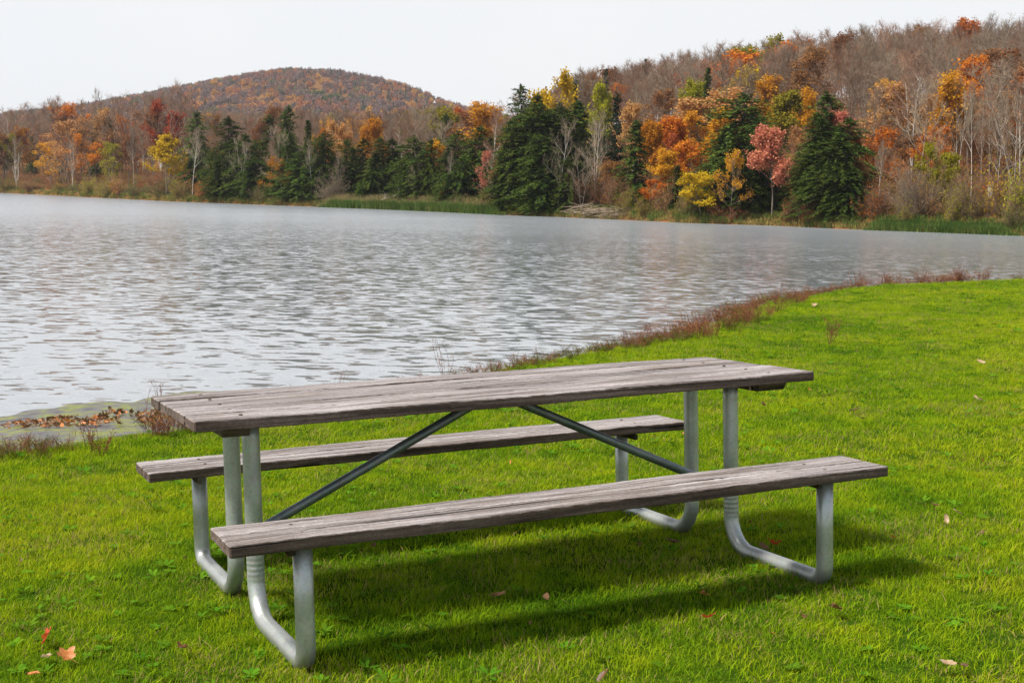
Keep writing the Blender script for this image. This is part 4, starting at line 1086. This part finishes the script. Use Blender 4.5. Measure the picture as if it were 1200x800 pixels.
# reeds, bank grass
MAT['reed'] = leaf_mat('reed_leaves', [(.10, .13, .04), (.22, .20, .08), (.36, .27, .13), (.42, .32, .17)], .3)
MAT['reedgreen'] = leaf_mat('green_reed_leaves', [(.035, .085, .02), (.07, .13, .025), (.13, .17, .04), (.24, .20, .08)], .3)
MAT['bankgrass'] = leaf_mat('bank_grass', [(.14, .13, .03), (.24, .19, .06), (.30, .22, .08), (.16, .18, .03)], .3)
def reedclump(seed, mat, h=1.0):
    me = blade_clump(30, .45, h * .6, h, .045, .3, seed); me.materials.append(MAT[mat]); return me
rp = [reedclump(1, 'reed'), reedclump(2, 'reed'), reedclump(3, 'reedgreen'), reedclump(4, 'reedgreen'), reedclump(5, 'bankgrass', .6), reedclump(6, 'bankgrass', .5)]
def reeds(name, n, u0, u1, b0, b1, hh, pk, label):
    u = rng.uniform(u0, u1, n); back = rng.uniform(b0, b1, n); y = D0(u) + back; x = (u - 600) / FPX * y
    z = np.maximum(hill(x, y), -.05); taper = np.clip(np.minimum(u - u0, u1 - u) / 12, .35, 1)
    s = rng.uniform(.8, 1.2, n); h = hh * s * taper
    gn_scatter(name, np.stack([x, y, z], 1), np.stack([0 * x, 0 * x, rng.uniform(0, 6.28, n)], 1), np.stack([s, s, h], 1), pk(back, n), rp, label, 'reeds')
reeds('reed_bed', 2300, 374, 585, -3.0, 2.5, 1.25, lambda b, n: np.where(b < -1.6, rng.integers(2, 4, n), rng.integers(0, 2, n)), 'green and tan reed bed along the middle of the far shore')
reeds('green_reed_bed', 900, 1012, 1182, -1.2, 1.0, .75, lambda b, n: rng.integers(2, 4, n), 'short bright green reeds along the right far shore')
u_ = None
reeds('shore_grass', 4200, -80, 1290, .0, 3.0, .75, lambda b, n: rng.choice([4, 5, 4, 5, 5, 2], n), 'yellow-brown grass fringing the far waterline')

# post with a white top, fallen log, brush pile
def far_small():
    x, y, z, h = place(1161, 4.5, 216); e = empty('wooden_post', (x, y, z)); tag(e, 'thin post with a white box on top among the right yellow bushes', 'post')
    me = tube_mesh('pole', [(0, 0, -.3), (0, 0, h * .5), (0, 0, h - .95)], .075, 10); me.materials.append(MAT['bark']); obj('pole', me, e)
    white = simple('white_painted_wood', (.62, .55, .45), (.75, .70, .62))
    bm = bmesh.new(); box_bm(bm, -.13, .13, -.13, .13, h - .95, h - .12, .01); me = bpy.data.meshes.new('box'); bm.to_mesh(me); bm.free(); me.materials.append(white); obj('box', me, e)
    bm = bmesh.new(); box_bm(bm, -.19, .19, -.2, .2, h - .12, h - .07, .01); me = bpy.data.meshes.new('roof'); bm.to_mesh(me); bm.free(); me.materials.append(white); obj('roof', me, e)
    # fallen log behind the reeds
    x, y, z, _ = place(470, 3.2, None, 1); k = y / FPX
    e = empty('fallen_tree', (x - 24 * k, y, z + .3)); tag(e, 'pale fallen tree trunk slanting up behind the reed bed', 'fallen tree')
    me = tube_mesh('trunk', [(0, 0, 0), (18 * k, .5, 5 * k), (44 * k, 1.2, 15 * k)], [.11, .09, .04], 8); me.materials.append(MAT['twig_tan']); obj('trunk', me, e)
    sg = []
    r = random.Random(4)
    for i in range(26):
        t = r.uniform(.1, 1); p = np.array([44 * k * t, 1.2 * t, 15 * k * t]); d = np.array([r.uniform(-.5, 1), r.uniform(-.5, .5), r.uniform(-.3, .9)]); sg.append((p, p + d * r.uniform(.6, 1.8), .035, .01))
    me = segs_mesh('branches', sg, 4); me.materials.append(MAT['bark_pale']); obj('branches', me, e)
    for (u, lab) in ((700, 'heap of dead grey branches at the water below the rusty brush'), (725, 'smaller heap of dead branches left of the lone upright hemlock')):
        x, y, z, _ = place(u, 1.0, None, 1); sg = []
        for i in range(90):
            p = np.array([r.uniform(-2.2, 2.2), r.uniform(-.8, .8), r.uniform(.05, .9)]); a = r.uniform(-.6, .6); L = r.uniform(.5, 1.6); d = np.array([math.cos(a) * r.choice((-1, 1)), r.uniform(-.4, .4), math.sin(a) * .6]); sg.append((p, p + d * L, .035, .012))
        me = segs_mesh('brush_pile', sg, 4); me.materials.append(MAT['twig_grey']); o = obj('brush_pile', me); o.location = (x, y, z); tag(o, lab, 'brush pile', None)
far_small()

# ------------------------------------------------------------------ near shore plants
MAT['redweed'] = leaf_mat('red_shore_weed', [(.16, .07, .035), (.28, .10, .05), (.36, .15, .07), (.28, .20, .07)], .3)
MAT['redstem'] = bark_mat('red_brown_stems', (.10, .04, .025), (.2, .09, .05))
def weed(seed, H=.45, n=9, leaves=60, spread=.16, sz=.022):
    r = np.random.default_rng(seed); sg = []; C = []
    for i in range(n):
        a = r.uniform(0, 6.28); p = np.array([math.cos(a), math.sin(a), 0]) * spread * .3 * r.random(); d = np.array([math.cos(a) * .35, math.sin(a) * .35, 1.]); L = H * r.uniform(.5, 1)
        for k in range(5):
            q = p + d / np.linalg.norm(d) * L / 5; sg.append((p, q, .0022, .0016)); d = d + r.normal(0, .18, 3); p = q
            if k:
                for _ in range(2):
                    q2 = q + (d + r.normal(0, .8, 3)) * L * .1; sg.append((q, q2, .0014, .0008)); C.append(q2)
                C.append(q)
    C = np.array(C); k = r.integers(0, len(C), leaves); P = C[k] + r.normal(0, .012, (leaves, 3))
    return segs_mesh('stems', sg, 3), cards_mesh('leaves', P, r.normal(0, 1, (leaves, 3)), r.normal(0, 1, (leaves, 3)), r.uniform(.6, 1.5, leaves) * sz, r.uniform(.3, .7, leaves) * sz)
WD = [weed(1), weed(2, .35, 12, 90), weed(3, .5, 7, 30), weed(4, .3, 14, 140, .2)]
for w_ in WD:
    for m_ in w_: m_.materials.append(MAT['redstem'])
wcomb = [combo(w_, ('redstem', 'redweed')) for w_ in WD]
wgreen = [combo(WD[1], ('redstem', 'weedleaf')), combo(WD[3], ('redstem', 'weedleaf'))]
# red-brown weeds fringe along the near shore
def fringe():
    cum = np.concatenate([[0], np.cumsum(np.hypot(*np.diff(E[1:-1], axis=0).T))]); P = E[1:-1]
    us = np.array([p[0] for p in E_px])
    out = []
    for (ua, ub, n, w0, w1, hs, grn) in ((560, 720, 90, -.4, .25, (.2, .4), .55), (720, 800, 90, -.6, .3, (.25, .5), .4), (795, 925, 210, -.9, .7, (.35, .7), .25), (925, 1010, 150, -.7, .1, (.2, .45), .3), (1005, 1165, 170, -1.8, .0, (.5, .9), .0),
                                  (1165, 1300, 60, -.8, .1, (.3, .5), .3), (-60, 70, 60, -.2, .4, (.15, .35), .6), (165, 215, 12, -.1, .35, (.3, .5), .2), (216, 560, 50, -.4, .1, (.2, .35), .4)):
        for _ in range(n):
            u = rng.uniform(ua, ub); sc = np.interp(u, us, cum); x = np.interp(sc, cum, P[:, 0]); y = np.interp(sc, cum, P[:, 1])
            x2 = np.interp(sc + .2, cum, P[:, 0]); y2 = np.interp(sc + .2, cum, P[:, 1]); t = np.array([x2 - x, y2 - y]); t /= np.linalg.norm(t) + 1e-9; nn = np.array([t[1], -t[0]])
            o = rng.uniform(w0, w1) * rng.uniform(.5, 1)
            out.append((x + nn[0] * o, y + nn[1] * o, rng.uniform(*hs), rng.random() < grn))
    A = np.array([(a, b, c) for a, b, c, d in out]); g = np.array([d for *_, d in out]); n = len(A)
    z = np.maximum(lawn_z(A[:, 0], A[:, 1]), 0)
    idx = np.where(g, rng.integers(4, 6, n), rng.integers(0, 4, n)); s = A[:, 2]
    gn_scatter('shoreline_weeds', np.stack([A[:, 0], A[:, 1], z], 1), np.stack([0 * s, 0 * s, rng.uniform(0, 6.28, n)], 1), np.stack([s * 1.3, s * 1.3, s], 1), idx, wcomb + wgreen, 'red-brown dying weeds fringing the near lake shore', 'weeds')
fringe()

def near_plant(u, v, v_i, sc, label, leaf='redweed'):
    p = on_plane(u, v); x, y = p[0], p[1]; z = float(lawn_z(np.array([x]), np.array([y]))[0])
    e = empty('weed_plant', (x, y, max(z, 0)), random.uniform(0, 6.28), sc); tag(e, label, 'plant')
    obj('stem', WD[v_i][0], e, MAT['redstem']); obj('leaves', WD[v_i][1], e, MAT[leaf])
near_plant(108, 524, 1, .6, 'orange-brown dried weed at the edge of the mud, left of the table', 'redweed')
near_plant(118, 528, 3, .6, 'low orange weed at the foot of the dried one left of the table', 'redweed')
near_plant(180, 508, 2, .75, 'tall red-stemmed weed beside the left corner of the tabletop')
near_plant(196, 507, 3, .65, 'bushy red weed just right of the tall one at the tabletop corner')
near_plant(395, 462, 2, .5, 'small red weed poking above the middle of the tabletop edge')
near_plant(345, 470, 2, .4, 'thin red weed left of the small one above the tabletop edge')
near_plant(520, 444, 2, .8, 'dark bare arching weed at the shore above the tabletop')
near_plant(972, 400, 1, .9, 'dark dead tuft of twigs lying in the lawn behind the table', 'redweed')

# ------------------------------------------------------------------ fallen leaves
def leaf_mesh(seed, kind):
    r = random.Random(seed); pts = []
    n = 30
    for i in range(n):
        a = 2 * math.pi * i / n
        if kind == 'maple': rr = .55 + .45 * abs(math.cos(2.5 * (a - math.pi / 2))) ** 1.3 * (1 if a < 3.9 or a > 5.5 else .5)
        else: rr = 1 / math.sqrt((math.cos(a) / .5) ** 2 + math.sin(a) ** 2)
        rr *= 1 + r.uniform(-.07, .07)
        pts.append((rr * math.cos(a), rr * math.sin(a)))
    cu = r.uniform(.3, .8); cv = r.uniform(.1, .5); tw = r.uniform(-.4, .4)
    def zz(x, y): return cu * x * x + cv * y * y * .6 + tw * x * y + .06 * math.sin(9 * x + y * 4)
    V = [(0, 0, 0)]; rings = (.35, .7, 1)
    for q in rings: V += [(x * q, y * q, zz(x * q, y * q)) for x, y in pts]
    T = [(0, 1 + i, 1 + (i + 1) % n) for i in range(n)]; Q = []
    for k in range(2):
        for i in range(n): Q.append((1 + k * n + i, 1 + (k + 1) * n + i, 1 + (k + 1) * n + (i + 1) % n, 1 + k * n + (i + 1) % n))
    b = len(V); V += [(-.02, -.5, .0), (.02, -.5, .0), (.03, -1.5, .25), (-.0, -1.5, .25)]; Q.append((b, b + 1, b + 2, b + 3))
    return mesh_np('fallen_leaf', V, [np.array(T), np.array(Q)], smooth=True)
LM = [leaf_mesh(1, 'maple'), leaf_mesh(2, 'maple'), leaf_mesh(3, 'oval'), leaf_mesh(4, 'oval'), leaf_mesh(5, 'maple')]
def fleaf_mat(name, c1, c2, c3):
    m, nt, out = newmat(name); tc = nt.nodes.new('ShaderNodeTexCoord')
    r = ramp(nt, [(.3, c1), (.55, c2), (.75, c3)]); nt.links.new(noise(nt, tc.outputs['Object'], 2.2, 5, .6), r.inputs[0])
    d = nt.nodes.new('ShaderNodeBsdfPrincipled'); d.inputs['Roughness'].default_value = .5; tr = nt.nodes.new('ShaderNodeBsdfTranslucent')
    nt.links.new(r.outputs[0], d.inputs['Base Color']); nt.links.new(r.outputs[0], tr.inputs[0]); mx = nt.nodes.new('ShaderNodeMixShader'); mx.inputs[0].default_value = .3
    nt.links.new(d.outputs[0], mx.inputs[1]); nt.links.new(tr.outputs[0], mx.inputs[2]); nt.links.new(mx.outputs[0], out.inputs[0]); return m
FL = {'red': fleaf_mat('red_fallen_leaf', (.30, .03, .02), (.50, .07, .02), (.55, .18, .04)), 'orange': fleaf_mat('orange_fallen_leaf', (.35, .10, .02), (.55, .20, .05), (.45, .25, .1)),
      'tan': fleaf_mat('tan_fallen_leaf', (.30, .18, .09), (.45, .31, .18), (.55, .42, .28)), 'brown': fleaf_mat('brown_fallen_leaf', (.07, .035, .015), (.14, .065, .02), (.20, .10, .03))}
for (a) in LM: a.materials.append(FL['tan'])
LV = [(55, 747, 'red', 1, .045, 1.2, 'red curled leaf standing up in the grass at the lower left'), (54, 772, 'tan', 2, .04, .3, 'pale tan leaf lying at the lower left, left of two'), (78, 769, 'orange', 0, .045, .5, 'orange leaf right of the tan one at the lower left'),
      (40, 792, 'orange', 3, .035, .3, 'orange leaf at the bottom edge near the left corner'), (830, 724, 'red', 0, .036, .6, 'bright orange-red leaf in the grass in front of the near bench'), (905, 638, 'red', 4, .04, .6, 'red leaf lying between the right leg pipes'),
      (895, 642, 'brown', 3, .035, .3, 'brown leaf touching the red one between the right leg pipes'), (787, 635, 'brown', 2, .045, .2, 'brown leaf in the shade under the near bench'), (1109, 608, 'tan', 2, .028, 1.1, 'tan leaf standing on edge right of the table'),
      (1122, 600, 'tan', 3, .03, .5, 'pale leaf just behind the upright tan one right of the table'), (1039, 614, 'tan', 0, .03, .3, 'small tan leaf below the right end of the near bench'), (980, 714, 'brown', 1, .04, .2, 'brown leaf in the grass below the right leg'),
      (583, 699, 'brown', 2, .035, .2, 'brown leaf deep in the table shadow'), (707, 792, 'brown', 3, .03, 1.0, 'brown leaf at the bottom edge in the middle'), (1147, 469, 'tan', 0, .06, .3, 'tan leaf on the lawn near the right edge'),
      (1095, 592, 'brown', 2, .03, .3, 'small dark leaf behind the two tan leaves on the right'), (1127, 782, 'brown', 3, .04, .3, 'brown leaf in the lower right corner grass'), (1110, 780, 'tan', 2, .035, .2, 'straw-coloured leaf in the lower right corner'),
      (955, 358, 'tan', 0, .07, .5, 'tan leaf far back on the lawn near the weedy shore'), (1150, 425, 'tan', 2, .06, .3, 'pale leaf far back on the lawn at the right'), (895, 475, 'brown', 4, .035, .3, 'small brown leaf on the lawn right of the tabletop'),
      (1002, 480, 'brown', 2, .05, .3, 'dark brown leaf on the lawn behind the bench end'), (1010, 490, 'brown', 0, .04, .3, 'brown leaf beside the dark one behind the bench end'), (640, 700, 'brown', 3, .03, .2, 'tiny brown leaf in the shadow of the near bench'),
      (825, 697, 'orange', 1, .03, .2, 'faint orange leaf above the bright one before the bench'), (215, 758, 'brown', 1, .035, .2, 'brown scrap of leaf left of the near-left leg'), (730, 462, 'tan', 0, .05, .3, 'tan leaf seen below the tabletop near the far bench')]
for (u, v, c, k, s, tilt, lab) in LV:
    p = on_plane(u, v, .035); z = float(lawn_z(np.array([p[0]]), np.array([p[1]]))[0])
    o = obj('fallen_leaf', LM[k], None, FL[c]); s *= .8
    o.location = (p[0], p[1], z + .04); o.scale = (s, s, s); o.rotation_euler = (tilt * .9, random.uniform(-.3, .3), random.uniform(0, 6.28)); tag(o, lab, 'leaf')
# dead leaves washed up on the mud strip at the left
cu = rng.uniform(-40, 215, 26); kk = rng.integers(0, 26, 340)
uu = cu[kk] + rng.normal(0, 8, 340); vv = np.interp(cu[kk], [-40, 0, 110, 215], [507, 502, 494, 488]) + rng.normal(0, 3.5, 26)[kk] + rng.normal(0, 1.8, 340)
pp = np.array([on_plane(a, b)[:2] for a, b in zip(uu, vv)]); 
# pull each onto the sloping beach along its own line of sight distance
zz_ = lawn_z(pp[:, 0], pp[:, 1])
for _ in range(12):
    d = np.array([ray(a, b) for a, b in zip(uu, vv)]); k_ = (zz_ - CAMZ) / d[:, 2]; pp = (d * k_[:, None])[:, :2]; zz_ = .5 * zz_ + .5 * np.maximum(lawn_z(pp[:, 0], pp[:, 1]), 0)
keep = uu < 240
pp, zz_ = pp[keep], zz_[keep]; n = len(pp); sc = rng.uniform(.018, .034, n)
lm2 = []
for k in range(4):
    q = LM[k].copy(); q.materials.clear(); q.materials.append(FL[['brown', 'brown', 'brown', 'orange'][k]]); lm2.append(q)
gn_scatter('washed_up_leaves', np.stack([pp[:, 0], pp[:, 1], zz_ + .02], 1), np.stack([rng.normal(0, .5, n), rng.normal(0, .5, n), rng.uniform(0, 6.28, n)], 1), np.stack([sc, sc, sc], 1), rng.integers(0, 4, n), lm2, 'brown and red dead leaves washed up on the muddy shore strip', 'leaf litter')
# small leaf crumbs through the lawn
n = 450; r_ = np.sqrt(rng.uniform(9, 900, n)); a_ = rng.uniform(-.45, .45, n); x = r_ * np.sin(a_); y = r_ * np.cos(a_); s_ = sdist(x, y); k = s_ > .3; x, y = x[k], y[k]; n = len(x); sc = rng.uniform(.008, .016, n)
gn_scatter('leaf_crumbs', np.stack([x, y, lawn_z(x, y) + .03], 1), np.stack([rng.normal(0, .6, n), rng.normal(0, .6, n), rng.uniform(0, 6.28, n)], 1), np.stack([sc, sc, sc], 1), rng.integers(0, 4, n), lm2, 'tiny crumbs of dead leaves scattered through the lawn', 'leaf litter')

# ------------------------------------------------------------------ light
tv = MT @ np.array([1.0, -0.12, 0]); tv /= np.linalg.norm(tv)          # direction the light travels on the ground
EL = rad(55)
dv = np.array([tv[0] * math.cos(EL), tv[1] * math.cos(EL), -math.sin(EL)])
sl = bpy.data.lights.new('sun', 'SUN'); sl.energy = 5.0; sl.angle = rad(8); sl.color = (1.0, .955, .88)
so = bpy.data.objects.new('sun', sl); COL.objects.link(so)
so.rotation_euler = Vector((-dv[0], -dv[1], -dv[2])).to_track_quat('Z', 'Y').to_euler(); so.location = (-10, 10, 20)

w = bpy.data.worlds.new('World'); scene.world = w; w.use_nodes = True; nt = w.node_tree; nt.nodes.clear()
out = nt.nodes.new('ShaderNodeOutputWorld'); bg = nt.nodes.new('ShaderNodeBackground'); bg.inputs[1].default_value = .1
sky = nt.nodes.new('ShaderNodeTexSky'); sky.sky_type = 'NISHITA'; sky.sun_disc = False; sky.sun_elevation = EL
sky.sun_rotation = math.atan2(-dv[0], -dv[1]); sky.air_density = 1.2; sky.dust_density = 3
tc = nt.nodes.new('ShaderNodeTexCoord')
cn = noise(nt, tc.outputs['Generated'], 1.6, 4, .5)
cl = ramp(nt, [(.35, (6.3, 6.5, 6.85)), (.6, (6.75, 6.8, 6.9))]); nt.links.new(cn, cl.inputs[0])
sp = N(nt, 'ShaderNodeSeparateXYZ'); nt.links.new(tc.outputs['Generated'], sp.inputs[0])
veil = mapr(nt, sp.outputs[2], .22, .62, .95, .30)       # the white veil is thick low down and thins toward the zenith
c = mixc(nt, sky.outputs[0], cl.outputs[0], veil)      # thin white overcast over the clear sky
nt.links.new(c, bg.inputs[0]); nt.links.new(bg.outputs[0], out.inputs[0])

scene.view_settings.view_transform = 'Standard'; scene.view_settings.look = 'None'; scene.view_settings.gamma = 1; scene.view_settings.exposure = .5
scene.render.resolution_x = 1024; scene.render.resolution_y = 682

# ------------------------------------------------------------------ the air
hm, hn, ho = newmat('haze_air')
pv = hn.nodes.new('ShaderNodeVolumePrincipled'); pv.inputs['Color'].default_value = (.86, .90, .96, 1); pv.inputs['Density'].default_value = .00012; pv.inputs['Anisotropy'].default_value = .2
hn.links.new(pv.outputs[0], ho.inputs['Volume'])
bm = bmesh.new(); bmesh.ops.create_cube(bm, size=1)
for v in bm.verts: v.co = Vector((v.co.x * 5200, (v.co.y + .5) * 3400 - 400, (v.co.z + .5) * 134 - 2))
me = bpy.data.meshes.new('haze'); bm.to_mesh(me); bm.free(); me.materials.append(hm); tag(obj('haze', me), 'thin pale autumn haze between the lake and the distant hill', 'haze', kind='stuff')
